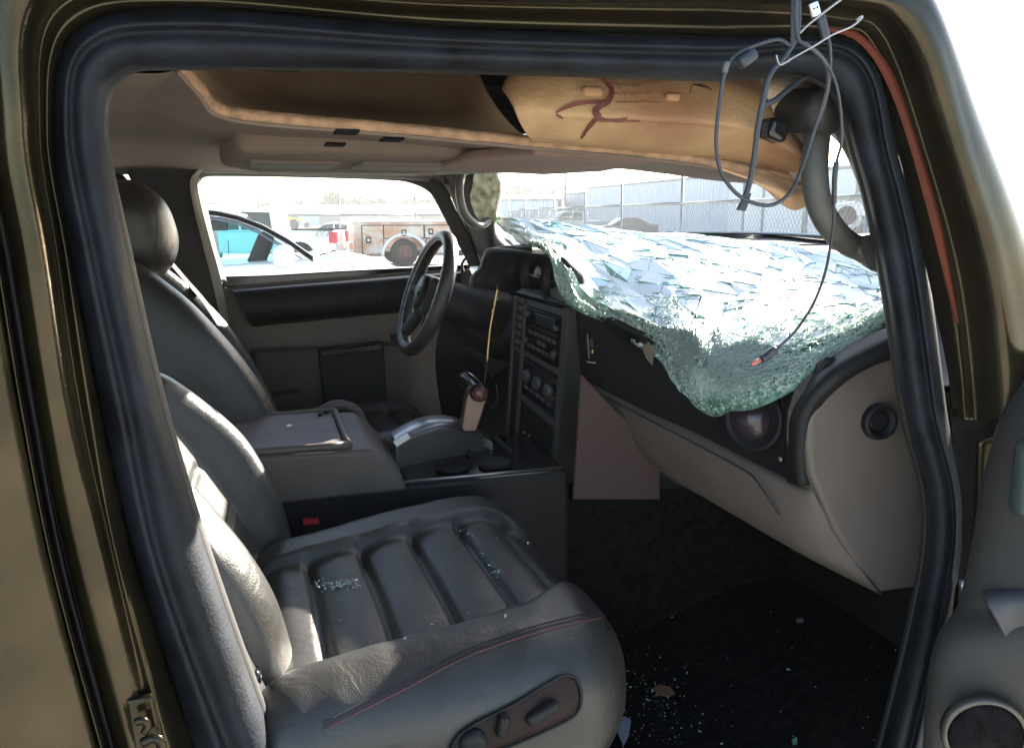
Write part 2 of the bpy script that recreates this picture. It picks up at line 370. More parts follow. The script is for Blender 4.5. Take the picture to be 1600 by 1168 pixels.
# foam energy absorber
fb = [[(790,140),(812,112),(900,108),(1010,110),(1110,112),(1180,118),(1215,150),(1262,215)],
      [(787,143),(810,118),(900,116),(1010,118),(1100,122),(1168,140),(1205,160),(1258,222)],
      [(803,168),(832,160),(900,170),(1010,176),(1100,182),(1160,190),(1205,208),(1254,240)],
      [(812,190),(846,184),(900,186),(1010,192),(1100,198),(1160,208),(1205,226),(1252,252)],
      [(826,212),(852,212),(900,216),(1010,226),(1100,236),(1160,246),(1205,258),(1248,274)],
      [(836,222),(858,222),(900,226),(1010,236),(1100,246),(1160,256),(1205,268),(1246,284)]]
fY = [1.10, 1.045, 1.012, 1.02, 1.06, 1.10]
fo = loft('foam_absorber', [[P(u, v, y) for u, v in c] for c, y in zip(fb, fY)], foam, hl, n=90, m=44, disp=lambda v: v + V((0, .004 * noise.noise(v * 14), .002 * noise.noise(v * 30))), solid=.006)
ft = surf(fo)
def stroke(name, px, w, mt, parent, t, off=.0012, n=30):
    pts = hits(t, [(q.x, q.y) for q in cr([V((a, b, 0)) for a, b in px], n)], off)
    if len(pts) < 3: return None
    vs = []; fs = []
    for i, p in enumerate(pts):
        tt = (pts[min(i + 1, len(pts) - 1)] - pts[max(i - 1, 0)]).normalized(); s = tt.cross(V((0, 1, 0))).normalized()
        ww = w * (1 + .5 * noise.noise(p * 90)) * (.35 + .65 * math.sin(math.pi * (i + .5) / len(pts)))
        vs += [p - s * ww, p + s * ww]
    for i in range(len(pts) - 1): fs.append((2*i, 2*i+1, 2*i+3, 2*i+2))
    return obj(name, vs, fs, mt, parent, smooth=True)
for px, w in [([(940,124),(948,132),(956,142),(950,160),(936,168),(930,176),(940,184),(960,186),(980,184)], .0042), ([(868,176),(885,168),(905,162),(930,160),(950,158)], .0028),
              ([(936,180),(926,190),(918,200),(908,216)], .0032), ([(925,185),(950,187),(1000,188)], .0022), ([(940,128),(962,131)], .0026), ([(868,178),(880,184)], .002)]:
    stroke('stain', px, w, stainm, fo, ft)
# pressed marks and bumps of the foam: small raised dashes in three short rows, two dimples
dm = mat('foam_mark', (.24, .12, .06), .8)
for r_, (u0, u1, v0) in enumerate([(958, 1000, 134), (958, 1022, 147), (962, 1030, 160)]):
    u = u0
    while u < u1:
        w_ = random.uniform(3, 6); k = random.random()
        a = (u, v0 - 3 + 6 * k); b = (u + w_, v0 + 3 - 6 * k * .6)
        h = hits(ft, [a, b], .001)
        if len(h) == 2: tube('pressed_mark', h, .0009, dm, fo, n=3, seg=5)
        u += w_ + 2
for (u, v, r_) in ((925, 144, .011), (1050, 152, .008)):
    h = hits(ft, [(u, v)], .0)
    if h: rbox('foam_boss', (r_ * 2.6, .012, r_ * 1.3), r_ * .55, (6, 4, 6), mat('foam_boss', (.36,.20,.10), .8), fo, xf=Matrix.Translation(h[0]))
stroke('pen_mark', [(1078,146),(1082,134),(1100,136),(1112,142)], .0012, black, fo, ft)
clipo = rbox('wiring_clip', (.030, .03, .026), .004, (6, 6, 6), blackg, hl, xf=Matrix.Translation(P(1208, 204, 1.0)) @ Matrix.Rotation(R(20), 4, 'Y'))
box('clip_tab', P(1190,215,.98), P(1198,190,.985), black, clipo, bevel=.001)
# crumpled cloth corner behind the cables and the torn flap below
def crump(v): return v + V((.004 * noise.noise(v * 22), .014 * noise.noise(v * 16 + V((3, 0, 0))), .004 * noise.noise(v * 25)))
loft('torn_flap', [PP([(1120,262),(1180,272),(1240,284),(1266,290)], 1.05), PP([(1165,276),(1195,290),(1235,300),(1268,300)], 1.03), PP([(1186,290),(1212,306),(1240,314),(1264,308)], 1.03), PP([(1200,300),(1222,320),(1244,327),(1262,320)], 1.05)],
     mat('torn_cloth', (.55, .33, .18), .85, bump=.8, bscale=200, col2=(.68, .45, .27)), hl, n=50, m=26, solid=.003, disp=crump)
loft('crumpled_corner', [PP([(1180,112),(1215,108),(1262,112),(1278,118)], 1.06), PP([(1190,140),(1225,140),(1260,150),(1278,150)], 1.02), PP([(1200,170),(1232,178),(1258,190),(1272,190)], 1.03), PP([(1215,196),(1240,230),(1252,250),(1262,250)], 1.03), PP([(1235,270),(1246,285),(1254,296),(1262,296)], 1.05)],
     mat('corner_cloth', (.46, .36, .27), .9, bump=.6, bscale=300, var=.2), hl, n=60, m=50, solid=.003, disp=crump)
# overhead console, clips and visors on the underside
ht = surf(hl)
def under(name, px, z, mt, depth=.02, **k):
    pts = [Pz(u, v, z) for u, v in px]
    return prism(name, pts, V((0, 0, depth)), mt, hl, **k)
oc = prism('overhead_console', [V((x, y, 1.795)) for x, y in ((-.02,1.45),(.42,1.42),(.46,1.9),(.40,2.15),(.02,2.15),(-.06,1.9))], V((0,0,.06)), cloth, hl, bevel=.02, seg=4)
for (a, b) in (((.0,1.62),(.16,1.78)), ((.20,1.62),(.38,1.78)), ((.02,1.9),(.36,2.05))):
    box('console_cover', (a[0], a[1], 1.788), (b[0], b[1], 1.80), beige, oc, bevel=.004)
for u, v in ((541, 204), (612, 216), (523, 224)):
    q = Pz(u, v, 1.787); box('clip_hole', (q.x-.012, q.y-.02, 1.784), (q.x+.012, q.y+.02, 1.787), carpet, oc)
vis = mat('visor_cloth', (.20, .135, .105), .85, bump=.4, bscale=700)
prism('passenger_visor', [V((.36, 1.75, 1.790)), V((.34, 1.35, 1.785)), V((.38, 1.14, 1.78)), V((.56, 1.12, 1.772)), V((.60, 1.4, 1.772)), V((.60, 1.72, 1.780))], V((0, 0, .016)), vis, hl, bevel=.006, seg=3)
dv = prism('driver_visor', PP([(690,262,2.3),(868,261,2.2),(870,268,2.2),(700,272,2.3)]), V((-.02, .05, 0)), mat('visor_grey', (.26,.25,.22), .8), hl, bevel=.003)
box('visor_gap', P(842,271,2.19), P(844,264,2.22), black, dv)
# windscreen header rail
hp = [P(640,258,2.55)+V((.08,0,0)), P(735,260,2.50), P(1040,256,1.3)+V((.02,0,.0)), P(1210,272,1.12)]
tube('windscreen_header', [V((.60,2.6,1.845)), V((.655,2.3,1.858)), V((.69,1.6,1.86)), V((.70,1.2,1.85)), V((.72,.95,1.83))], .03, dark, suv, n=30)
# ---- far side: door, window frame, pillars ----------------------------------
YD = 2.62
dr = panel('driver_door', [(330,446),(352,452),(372,446),(520,434),(648,424),(735,420),(760,470),(760,900),(400,900),(395,700),(370,600),(352,520)], YD+.02, beige, suv, .06)
loft('door_top_pad', [PP([(362,452),(460,443),(560,436),(660,428),(720,424)], YD+.01), PP([(365,456),(460,449),(560,441),(660,433),(720,428)], YD-.035), PP([(378,480),(470,474),(560,464),(660,456),(720,452)], YD-.055), PP([(388,500),(470,494),(560,485),(660,477),(720,472)], YD-.045), PP([(395,510),(470,503),(560,494),(660,485),(720,480)], YD-.005)], black, dr, n=40, m=20)
loft('door_armrest', [PP([(395,545),(460,541),(520,540),(600,534),(640,532)], YD+.01), PP([(395,552),(460,548),(520,546),(600,541),(640,539)], YD-.06), PP([(400,566),(460,562),(520,560),(600,556),(640,553)], YD-.06), PP([(402,700),(460,690),(520,690),(600,690),(640,690)], YD-.0)], beige2, dr, n=30, m=16)
panel('door_pull_recess', [(496,545),(600,533),(606,640),(508,648)], YD-.075, black, dr, .03, bevel=.006)
panel('door_pull', [(500,548),(596,537),(597,547),(502,558)], YD-.095, blackg, dr, .02, bevel=.003)
panel('switch_panel', [(610,524),(640,520),(640,530),(612,534)], YD-.07, black, dr, .02, bevel=.002)
panel('map_pocket_slot', [(424,612),(470,606),(471,613),(426,619)], YD-.04, dark, dr, .02, bevel=.002)
for u in (560, 575, 590, 604): panel('lock_button', [(u,466),(u+9,465),(u+9,472),(u,473)], YD-.064, black, dr, .012, bevel=.002)
panel('window_sill', [(350,432),(420,430),(520,424),(620,419),(735,413),(735,424),(640,428),(520,436),(372,448),(345,450)], YD+.03, blackg, dr, .05, bevel=.004)
loft('far_window_frame', [PP([(352,440),(336,390),(320,320),(312,290),(318,275),(360,273),(480,275),(600,279),(640,284),(672,300),(690,330),(714,375),(735,415)], YD+.01),
     PP([(340,440),(326,390),(310,320),(303,285),(308,266),(360,262),(480,264),(600,268),(660,272),(694,292),(712,330),(735,375),(750,415)], YD-.02)], dark, suv, n=90, m=6, solid=.012)
loft('far_roof_rail', [PP([(150,255),(330,258),(480,262),(640,266),(700,262),(740,255)], YD-.04), PP([(150,272),(330,268),(480,273),(640,279),(700,290),(740,300)], YD-.01)], mat('grey_rail_trim', (.085,.08,.072), .6, bump=.3, bscale=500), suv, n=30, m=6, solid=.01)
panel('far_middle_pillar', [(186,250),(215,240),(318,240),(312,268),(302,276),(308,310),(322,360),(340,430),(356,520),(380,620),(250,620),(220,420),(212,300),(200,275)], YD-.03, dark, suv, .06, bevel=.015, seg=3)
loft('pillar_edge_trim', [PP([(316,262),(303,280),(306,315),(320,370),(338,440),(354,515)], YD-.045), PP([(312,262),(297,282),(300,315),(313,370),(331,440),(349,518)], YD-.052), PP([(322,262),(309,280),(313,315),(327,370),(346,440),(360,515)], YD-.035)], mat('pillar_trim', (.17,.155,.125), .5), suv, n=40, m=7)
tube('driver_belt', [P(258,400,2.5), P(285,432,2.48), P(318,470,2.4), P(345,510,2.35)], .016, mat('dark_belt', (.05,.045,.04), .6, bump=.8, bscale=900), suv, n=20, flat=.15)
loft('rear_window_frame', [PP([(120,330),(120,266),(165,262),(188,272),(205,296),(214,330)], YD-.01), PP([(120,330),(120,278),(160,276),(178,282),(191,300),(198,330)], YD-.0)], black, suv, n=40, m=6, solid=.02)
box('far_lower_side', (-2.4, YD+.03, .45), (-.22, YD+.08, 1.47), dark, suv)
box('far_rear_upper', (-2.4, YD-.0, 1.46), (-1.05, YD+.06, 1.93), dark, suv)
box('far_roof_side', (-2.4, YD, 1.835), (.66, YD+.07, 1.93), dark, suv)
# far front pillar with its grab handle
ap = loft('far_front_pillar', [PP([(668,258,YD),(700,300,YD),(722,350,YD),(745,400,YD),(775,450,YD)]), PP([(690,255,2.56),(722,300,2.56),(738,350,2.56),(755,400,2.56),(790,440,2.56)]), PP([(735,250,2.5),(757,300,2.5),(765,350,2.5),(770,400,2.5),(800,430,2.5)]), PP([(772,250,2.52),(783,290,2.52),(776,340,2.52),(784,375,2.52),(812,395,2.52)]), PP([(778,255,2.6),(786,290,2.6),(780,340,2.6),(788,375,2.6),(820,400,2.6)])], dark, suv, n=50, m=30, disp=lambda v: v + V((0, .006 * noise.noise(v * 12), 0)))
loft('torn_pillar_foam', [PP([(742,262),(760,262),(772,266)], 2.475), PP([(738,285),(764,285),(781,286)], 2.465), PP([(736,315),(762,315),(778,316)], 2.462), PP([(746,345),(762,346),(774,345)], 2.475)], mat('torn_foam', (.22, .19, .11), .9, bump=1, bscale=180, col2=(.62,.55,.36), vscale=30), ap, n=30, m=30, disp=lambda v: v + V((.004 * noise.noise(v * 60), .008 * noise.noise(v * 50), .004 * noise.noise(v * 55))))
tube('grab_handle', [P(738,262,2.47), P(722,272,2.42), P(718,300,2.40), P(724,330,2.40), P(738,348,2.41), P(752,352,2.44), P(762,345,2.47)], .013, mat('handle_grey', (.11,.10,.085), .4), ap, n=40)
# ---- near front pillar inner trim with its big grab handle -------------------
apn = mat('pillar_inner', (.062,.062,.054), .55, 0, .4, 400, .2, 5)
nt1 = [(1296,120),(1348,250),(1388,420),(1400,520)]
npil = loft('near_pillar_trim', [PP([(1275,108),(1330,140),(1352,250),(1392,420),(1424,560)], FY+.05), PP([(1272,116),(1322,170),(1345,250),(1384,400),(1412,560)], FY+.10), PP([(1270,120),(1300,190),(1325,235),(1368,360),(1395,440)], FY+.16), PP([(1268,125),(1290,200),(1318,236),(1356,330),(1372,400)], FY+.22)], apn, suv, n=60, m=20)
tube('grab_handle', [P(1292,120,1.02), P(1282,170,1.0), P(1276,220,.985), P(1273,270,.975), P(1279,315,.975), P(1297,352,.98), P(1325,380,1.0), P(1360,392,1.02), P(1400,398,1.04)],
     [.020, .019] + [.0175] * 30 + [.018, .02, .023, .026, .029, .032, .034, .034], apn, npil, n=40, seg=16)
loft('handle_root', [PP([(1292,104),(1330,110),(1372,200)], .99), PP([(1290,150),(1326,190),(1356,260)], .985), PP([(1292,190),(1310,205),(1334,240)], 1.0)], apn, npil, n=24, m=12, solid=.02)
loft('handle_foot', [PP([(1332,375),(1365,366),(1382,350)], 1.0), PP([(1340,400),(1372,398),(1400,392)], .99), PP([(1362,412),(1392,418),(1412,418)], 1.0)], apn, npil, n=24, m=12, solid=.02)
# ---- dashboard ----------------------------------------------------------------
dash = loft('dashboard', [
    [P(770,400,2.5), P(880,398,2.3)+V((0,0,-.0)), P(900,462,1.9), P(1000,520,1.6), P(1100,560,1.4), P(1240,585,1.18), P(1300,560,1.08)],
    [P(770,420,2.5), P(840,440,2.3), P(905,485,1.86), P(1010,560,1.6), P(1100,610,1.38), P(1235,640,1.16), P(1262,640,1.10)],
    [P(770,470,2.5), P(835,500,2.3), P(908,530,1.86), P(1005,610,1.6), P(1100,660,1.38), P(1235,705,1.15), P(1258,710,1.10)],
    [P(770,540,2.5), P(830,540,2.3), P(912,588,1.86), P(1005,636,1.6), P(1100,678,1.38), P(1238,745,1.15), P(1262,752,1.10)]], black, suv, n=90, m=30, solid=.02)
# dash top slopes forward under the broken glass
topc = [[q + V((0,0,.0)) for q in (P(770,400,2.5), P(880,398,2.3), P(900,462,1.9), P(1000,520,1.6), P(1100,560,1.4), P(1240,585,1.18), P(1300,560,1.08))],
        [V((.80,2.55,1.53)), V((.84,2.3,1.52)), V((.90,1.9,1.46)), V((.98,1.6,1.44)), V((1.0,1.4,1.43)), V((1.02,1.2,1.42)), V((1.04,1.05,1.42))],
        [V((1.32,2.62,1.53)), V((1.32,2.3,1.53)), V((1.32,1.9,1.53)), V((1.32,1.6,1.53)), V((1.32,1.4,1.53)), V((1.32,1.2,1.53)), V((1.32,.95,1.52))]]
loft('dash_top', topc, black, dash, n=50, m=14, solid=.01)
# curved black band over the end cap
loft('dash_end_band', [PP([(1236,752,1.14),(1234,700,1.14),(1240,640,1.13),(1290,574,1.10),(1360,530,1.08),(1425,505,1.05)]), PP([(1250,755,1.085),(1246,700,1.08),(1256,640,1.07),(1300,588,1.05),(1360,552,1.04),(1425,528,1.02)]), PP([(1268,756,1.09),(1264,700,1.08),(1272,640,1.07),(1312,596,1.05),(1364,566,1.04),(1425,546,1.03)])], black, dash, n=50, m=10, solid=.015)
loft('dash_upper_corner', [PP([(1240,590,1.2),(1300,545,1.16),(1360,515,1.12),(1425,480,1.08)]), PP([(1236,640,1.15),(1290,580,1.11),(1360,535,1.09),(1425,508,1.05)])], dark, dash, n=30, m=10)
cap = [(1268,742),(1262,700),(1264,655),(1276,618),(1300,592),(1340,570),(1412,546),(1424,600),(1438,680),(1452,760),(1458,830),(1452,916),(1376,926),(1350,898),(1306,830)]
ec = prism('dash_end_cap', PP(cap, 1.06), V((0, .06, 0)), beige, dash, bevel=.008, seg=3)
vc = P(1372, 658, 1.055)
lathe('end_cap_ring', [(.016,.004),(.018,.0),(.019,-.008),(.026,-.013),(.029,-.006),(.029,.004)], vc, (.1,1,0), black, ec)
lathe('end_cap_well', [(.0185,.004),(.0185,.001),(.012,.0005),(.002,.0005)], vc + V((0,-.003,0)), (.1,1,0), blackg, ec)
# beige glovebox and flat brown panel
gb = loft('glovebox', [PP([(912,590,1.86),(1005,638,1.6),(1100,682,1.38),(1240,748,1.14),(1266,752,1.09)]),
    PP([(914,600,1.85),(1005,652,1.59),(1100,700,1.365),(1235,768,1.12),(1275,775,1.07)]),
    PP([(925,625,1.83),(1010,690,1.59),(1100,745,1.38),(1235,830,1.14),(1320,855,1.07)]),
    PP([(955,668,1.80),(1032,736,1.60),(1110,782,1.42),(1250,864,1.18),(1374,926,1.06)]),
    PP([(955,662,1.95),(1032,730,1.80),(1110,776,1.62),(1250,855,1.36),(1374,918,1.2)])], beige, dash, n=70, m=40)
loft('glovebox_seam', [PP([(928,606,1.83),(1005,646,1.58),(1100,695,1.355),(1170,732,1.22),(1190,752,1.185),(1206,775,1.165),(1222,800,1.15)]), PP([(928,609,1.83),(1005,649,1.58),(1100,698,1.355),(1168,735,1.22),(1187,754,1.185),(1203,777,1.165),(1219,802,1.15)])], dark, gb, n=40, m=3, disp=lambda v: v + V((-.008, -.006, 0)))
panel('brown_panel', [(909,585),(960,640),(1031,700),(1031,780),(896,780)], 1.66, brownp, dash, .012, bevel=.002)  # unidentified flat brown rectangle beside the stack, built as a thin panel
lathe('ball_vent', [(.052,.012),(.056,.0),(.056,-.008),(.050,-.012),(.046,-.004)], P(1180,654,1.21), (.86,.42,-.1), black, dash)
rbox('vent_ball', (.085,.085,.085), .042, (14,14,14), ballm, dash, xf=Matrix.Translation(P(1180,654,1.225)))
lathe('trim_screw', [(.004,.001),(.0045,-.001),(.003,-.002)], P(1219,717,1.125), (1,.2,0), silver, dash, seg=12)
# outlet in the dash face beside the centre stack
ob = panel('dash_switch', [(917,520),(943,524),(944,566),(919,562)], 1.78, blackg, dash, .02, bevel=.003)
panel('switch_cap', [(922,528),(936,530),(936,544),(922,542)], 1.772, dark, ob, .01, bevel=.002)
panel('switch_mark', [(926,546),(932,547),(930,553),(925,552)], 1.775, brass, ob, .008, bevel=.001)
panel('switch_rim', [(917,564),(944,568),(944,570),(917,566)], 1.765, silver, ob, .004, bevel=0)
for y in (600-60,): pass
# lower dash on the driver's side
loft('driver_knee_panel', [PP([(640,500,2.5),(700,505,2.45),(760,500,2.35),(806,495,2.2)]), PP([(630,560,2.5),(700,560,2.4),(760,545,2.3),(800,540,2.18)]), PP([(640,640,2.55),(700,640,2.5),(760,640,2.45),(800,640,2.3)]), PP([(660,720,2.65),(700,720,2.65),(760,740,2.65),(800,760,2.5)])], black, dash, n=30, m=20, disp=lambda v: v + V((.10, 0, 0)))
loft('column_shroud_pad', [PP([(724,545,2.3),(745,560,2.3),(768,590,2.3)]), PP([(736,540,2.26),(760,556,2.24),(800,566,2.2)])], dark, dash, n=12, m=6)
# instrument hood
bi = prism('instrument_binnacle', PP([(737,432),(744,420),(752,402),(766,386),(790,383),(832,387),(836,470),(800,466),(744,455),(738,446)], 2.26), V((.20, .16, 0)), dark, dash, bevel=.01, seg=3)
prism('instrument_face', PP([(742,434),(750,420),(758,404),(770,391),(826,395),(830,464),(800,462),(746,450)], 2.252), V((.01, .006, 0)), blackg, bi, bevel=.002)
tube('binnacle_rim', PP([(746,452),(736,445),(738,430),(750,418),(756,400),(768,388),(832,394)], 2.248), .0025, mat('rim_grey', (.16,.16,.16), .3), bi, n=50)
tube('shroud_edge', PP([(724,425),(722,412),(730,402),(740,400)], 2.34), .004, dark, bi, n=20)
# two round pods above the centre stack
for (u, v, y, r_) in ((836, 430, 2.07, .055), (872, 440, 1.93, .060)):
    c0 = P(u, v, y); ax = V((1, .28, -.05))
    pod = lathe('gauge_pod', [(r_*.8, .02), (r_*.86, -.002), (r_, -.012), (r_*1.04, .0), (r_*1.0, .03), (r_*.8, .05)], c0, ax, black, dash)
    lathe('pod_vane', [(r_*.84, .012), (r_*.84, .010), (r_*.3, .006), (.001, .004)], c0, ax, blackg, pod)
    tube('pod_bar', [c0 + V((-.004, r_*.8, .0)), c0 + V((-.004, -r_*.8, -.002))], .002, silver if y > 2 else dark, pod, n=4)
# centre stack
TL, TR, BR, BL = P(806,462,2.12), P(890,485,1.86), P(864,792,1.86), P(792,702,2.12)
def fp(a, b, d=0.):
    q = TL.lerp(TR, a).lerp(BL.lerp(BR, a), b); n = (TR - TL).cross(BL - TL).normalized(); n = n if n.x < 0 else -n
    return q + n * d
dep = V((.26, .06, 0))
st = hexa('centre_stack', [BL, BR, BR + dep, BL + dep, TL, TR, TR + dep, TL + dep], black, suv, bevel=.006)
prism('stack_side', PP([(886,480,1.855),(912,482,1.855),(912,590,1.855),(900,700,1.855),(896,800,1.855),(862,795,1.855)]), V((0, .03, 0)), dark, st, bevel=.004)
prism('stack_cap', [fp(-.02,-.02,.004), fp(1.02,-.02,.004), P(880,445,1.9), P(850,455,2.0), P(815,450,2.1)], V((.05,.02,0)), mat('stack_grey', (.05,.05,.052), .45, bump=.2, bscale=500), st, bevel=.003)
def fpatch(name, a0, a1, b0, b1, d, mt, par, **k):
    k.setdefault('bevel', .0015)
    c = [fp(a0,b1,0), fp(a1,b1,0), fp(a1,b1,d), fp(a0,b1,d), fp(a0,b0,0), fp(a1,b0,0), fp(a1,b0,d), fp(a0,b0,d)]
    return hexa(name, c, mt, par, **k)
sg = MATS['stack_grey']
for a0, a1, b0, b1 in ((.0,.04,.0,1),(.20,.25,.03,.98),(.94,1.,.0,1),(.04,.2,.0,.03),(.25,.94,.0,.035),(.25,.94,.30,.33),(.25,.94,.56,.60),(.04,.2,.30,.33)):
    fpatch('stack_frame', a0, a1, b0, b1, .008, sg, st)
ra = fpatch('radio', .27, .92, .045, .29, .006, blackg, st)
fpatch('radio_screen', .45, .80, .06, .12, .008, mat('screen_grey', (.03,.035,.04), .08), st)
fpatch('cassette_door', .36, .88, .135, .15, .008, dark, st)
bt = mat('button_grey', (.055,.055,.06), .35)
for i in range(6): fpatch('radio_button', .34+.09*i, .40+.09*i, .165, .185, .010, bt, st)
for i in range(6): fpatch('radio_button', .34+.09*i, .40+.09*i, .245, .265, .010, bt, st)
fpatch('radio_button', .52, .68, .205, .228, .010, sg, st)
for a, b in ((.31,.08),(.31,.23),(.86,.10),(.86,.23)):
    lathe('radio_knob', [(.008,.0),(.008,-.012),(.006,-.014)], fp(a,b,.004), (1,.3,0), bt, st, seg=16)
for i in range(5): fpatch('rocker_switch', .07, .17, .05+.05*i, .085+.05*i, .009, bt, st)
cu = fpatch('climate_panel', .27, .92, .35, .54, .006, blackg, st)
for a in (.38,.60,.81): lathe('climate_knob', [(.017,.0),(.017,-.012),(.014,-.016),(.003,-.016)], fp(a,.43,.004), (1,.3,0), bt, st, seg=20)
for i in range(5): fpatch('climate_button', .33+.11*i, .40+.11*i, .49, .51, .010, bt, st)
for a, b in ((.35,.78),(.45,.77),(.55,.79)): lathe('stack_screw', [(.004,.0),(.004,-.003),(.003,-.004)], fp(a,b,.0), (1,.3,0), silver, st, seg=10)
lathe('power_outlet', [(.016,.0),(.017,-.006),(.013,-.006),(.012,.0)], fp(.4,.88,.0), (1,.3,0), silver, st, seg=20)
lathe('power_outlet', [(.016,.0),(.017,-.006),(.013,-.006),(.012,.0)], fp(.66,.92,.0), (1,.3,0), black, st, seg=20)
box('stack_base', (.60, 1.74, .665), (1.29, 2.03, 1.04), carpet, dash, bevel=.006)
# ---- steering wheel -------------------------------------------------------------
wc = P(666, 458, 2.20); tl = R(20)
wq = Matrix.Translation(wc) @ Matrix.Rotation(R(3), 4, 'Z') @ Matrix.Rotation(-R(90) + tl + R(0), 4, 'Y')
# local z is the column axis (towards the driver)
Rw = .158
def ring(r, n): return [wq @ V((r * math.cos(2*math.pi*i/n), r * math.sin(2*math.pi*i/n), 0)) for i in range(n)]
def torus(Rr, r, nz=1.15, n=96, seg=16, bump=None):
    vs = []; fs = []
    for i in range(n):
        a = 2*math.pi*i/n
        for k in range(seg):
            b = 2*math.pi*k/seg; rr = r
            if bump and .15 < (i/n) < .85 and math.cos(b) < -.2: rr = r * (1 + bump * (1 if (i//2) % 2 else -1))
            vs.append(wq @ V(((Rr + rr*math.cos(b))*math.cos(a), (Rr + rr*math.cos(b))*math.sin(a), rr*nz*math.sin(b))))
    for i in range(n):
        for k in range(seg):
            fs.append((i*seg+k, i*seg+(k+1)%seg, ((i+1)%n)*seg+(k+1)%seg, ((i+1)%n)*seg+k))
    return vs, fs
wl = mat('wheel_leather', (.030,.027,.025), .3, 0, .4, 500, .2, 9, kind='leather')
v_, f_ = torus(Rw, .0165, 1.2, bump=.05)
sw = obj('steering_wheel', v_, f_, wl, suv)
v_, f_ = torus(Rw - .012, .0022, 1, seg=8)
o = obj('rim_seam', [v + (wq.to_3x3() @ V((0,0,.012))) for v in v_], f_, mat('seam_grey', (.30,.30,.30), .4), sw)
def wp(x, y, z): return wq @ V((x, y, z))
rbox('wheel_hub', (.11,.13,.05), .022, (12,12,6), dark, sw, xf=wq @ Matrix.Translation(V((-.005,0,-.012))))
lathe('hub_badge', [(.022,.0),(.024,.004),(.018,.007),(.002,.007)], wp(0,0,.012), wq.to_3x3() @ V((0,0,1)), silver, sw, seg=24)
for sx in (-1, 1): tube('badge_letter', [wp(-.012, .007*sx, .0205), wp(.012, .007*sx, .0205)], .0018, blackg, sw, n=3, seg=6)
tube('badge_letter', [wp(0, .007, .0205), wp(0, -.007, .0205)], .0018, blackg, sw, n=3, seg=6)
for a in (90, 270, 145, 215):
    c, s_ = math.cos(R(a)), math.sin(R(a))
    tube('wheel_spoke', [wp(.04*c, .04*s_, -.012), wp(.10*c, .10*s_, -.008), wp(.15*c, .15*s_, 0)], .011, dark, sw, n=12, flat=1.6)
lathe('steering_column', [(.045,.02),(.05,-.02),(.055,-.10),(.075,-.22)], wc, wq.to_3x3() @ V((0,0,1)), black, suv)
tube('indicator_stalk', [wp(0,.04,-.06), wp(.02,.10,-.065), wp(.03,.15,-.07)], .006, black, suv, n=10)
# the brass rod: a loose thing, made below
# ---- console ---------------------------------------------------------------------
cb = box('centre_console', (-.30, 1.705, .66), (.66, 2.03, 1.125), black, suv, bevel=.01)
def lidf(p): return p
L0, L1, y0, y1 = -.12, .215, 1.69, 2.05
lid = prism('console_lid', [V((-.16,y0,1.11)), V((.285,y0,1.115)), V((.27,y0,1.16)), V((.215,y0,1.215)), V((-.10,y0,1.222)), V((-.15,y0,1.20))], V((0, y1-y0, 0)), beige2, suv, bevel=.012, seg=4, smooth=True)
# raised rim round a shallow tray on the lid
rim = [(-.095,1.715),(.165,1.715),(.165,2.03),(-.095,2.03)]
for a, b in zip(rim, rim[1:] + rim[:1]):
    tube('tray_rim', [V((a[0],a[1],1.222)), V((b[0],b[1],1.222))], .009, beige2, lid, n=6, seg=12)
box('tray_mat', (-.085,1.725,1.2225), (.155,2.02,1.2245), mat('tray_rubber', (.13,.105,.094), .55, bump=.3, bscale=300, var=.3, vscale=14), lid, bevel=.001)
tube('tray_catch', [V((.125,1.98,1.228)), V((.135,2.0,1.230)), V((.15,2.0,1.228))], .004, black, lid, n=8)
tube('lid_edge', [V((.10,2.06,1.20)), V((.17,2.09,1.225)), V((.22,2.09,1.21)), V((.24,2.06,1.17))], .012, beige2, lid, n=20)
# front tray with bright rim
box('cup_tray', (.29,1.71,1.10), (.64,2.02,1.13), blackg, cb, bevel=.004)
for a, b in (((.275,1.70),(.64,1.70)), ((.275,1.70),(.275,1.84))):
    tube('tray_trim', [V((a[0],a[1],1.135)), V((b[0],b[1],1.135))], .003, silver, cb, n=3)
lathe('cup_holder', [(.035,.01),(.038,.012),(.038,.004)], (.40,1.77,1.128), (0,0,1), black, cb); lathe('cup_holder', [(.035,.01),(.038,.012),(.038,.004)], (.50,1.77,1.128), (0,0,1), black, cb)
for i in range(3): box('tray_rib', (.46+.05*i,1.86,1.13), (.47+.05*i,2.0,1.137), dark, cb, bevel=.001)
# shift gate: bright curved arc and T-handled lever
arc = [P(618,694,1.82), P(650,676,1.84), P(685,666,1.86), P(720,668,1.88), P(752,682,1.9), P(770,694,1.9)]
loft('shift_gate', [[q + V((0,0,0)) for q in arc], [q + V((.0,.03,.006)) for q in arc], [q + V((.0,.085,.004)) for q in arc]], silver, cb, n=40, m=8, solid=.006)
loft('gate_side', [[q + V((0,-.001,0)) for q in arc], [V((q.x, q.y-.001, 1.12)) for q in arc]], mat('gate_grey', (.14,.135,.13), .35, .6), cb, n=40, m=6, solid=.004)
panel('gate_label', [(614,690),(636,676),(642,684),(620,698)], 1.805, whitep, cb, .004, bevel=.001)
s0, s1 = P(733, 672, 1.86), P(744, 612, 1.86)
lv = prism('shift_lever', PP([(720,670),(728,624),(734,606),(750,600),(762,608),(762,624),(748,668),(744,676),(726,676)], 1.85), V((0, .028, 0)), mat('lever_copper', (.115,.085,.072), .32, .6, .1, 100), suv, bevel=.006, seg=4, smooth=True)
tube('shift_grip', [P(748,614,1.84), P(742,604,1.90), P(727,592,1.98)], .021, blackg, lv, n=10, seg=20)
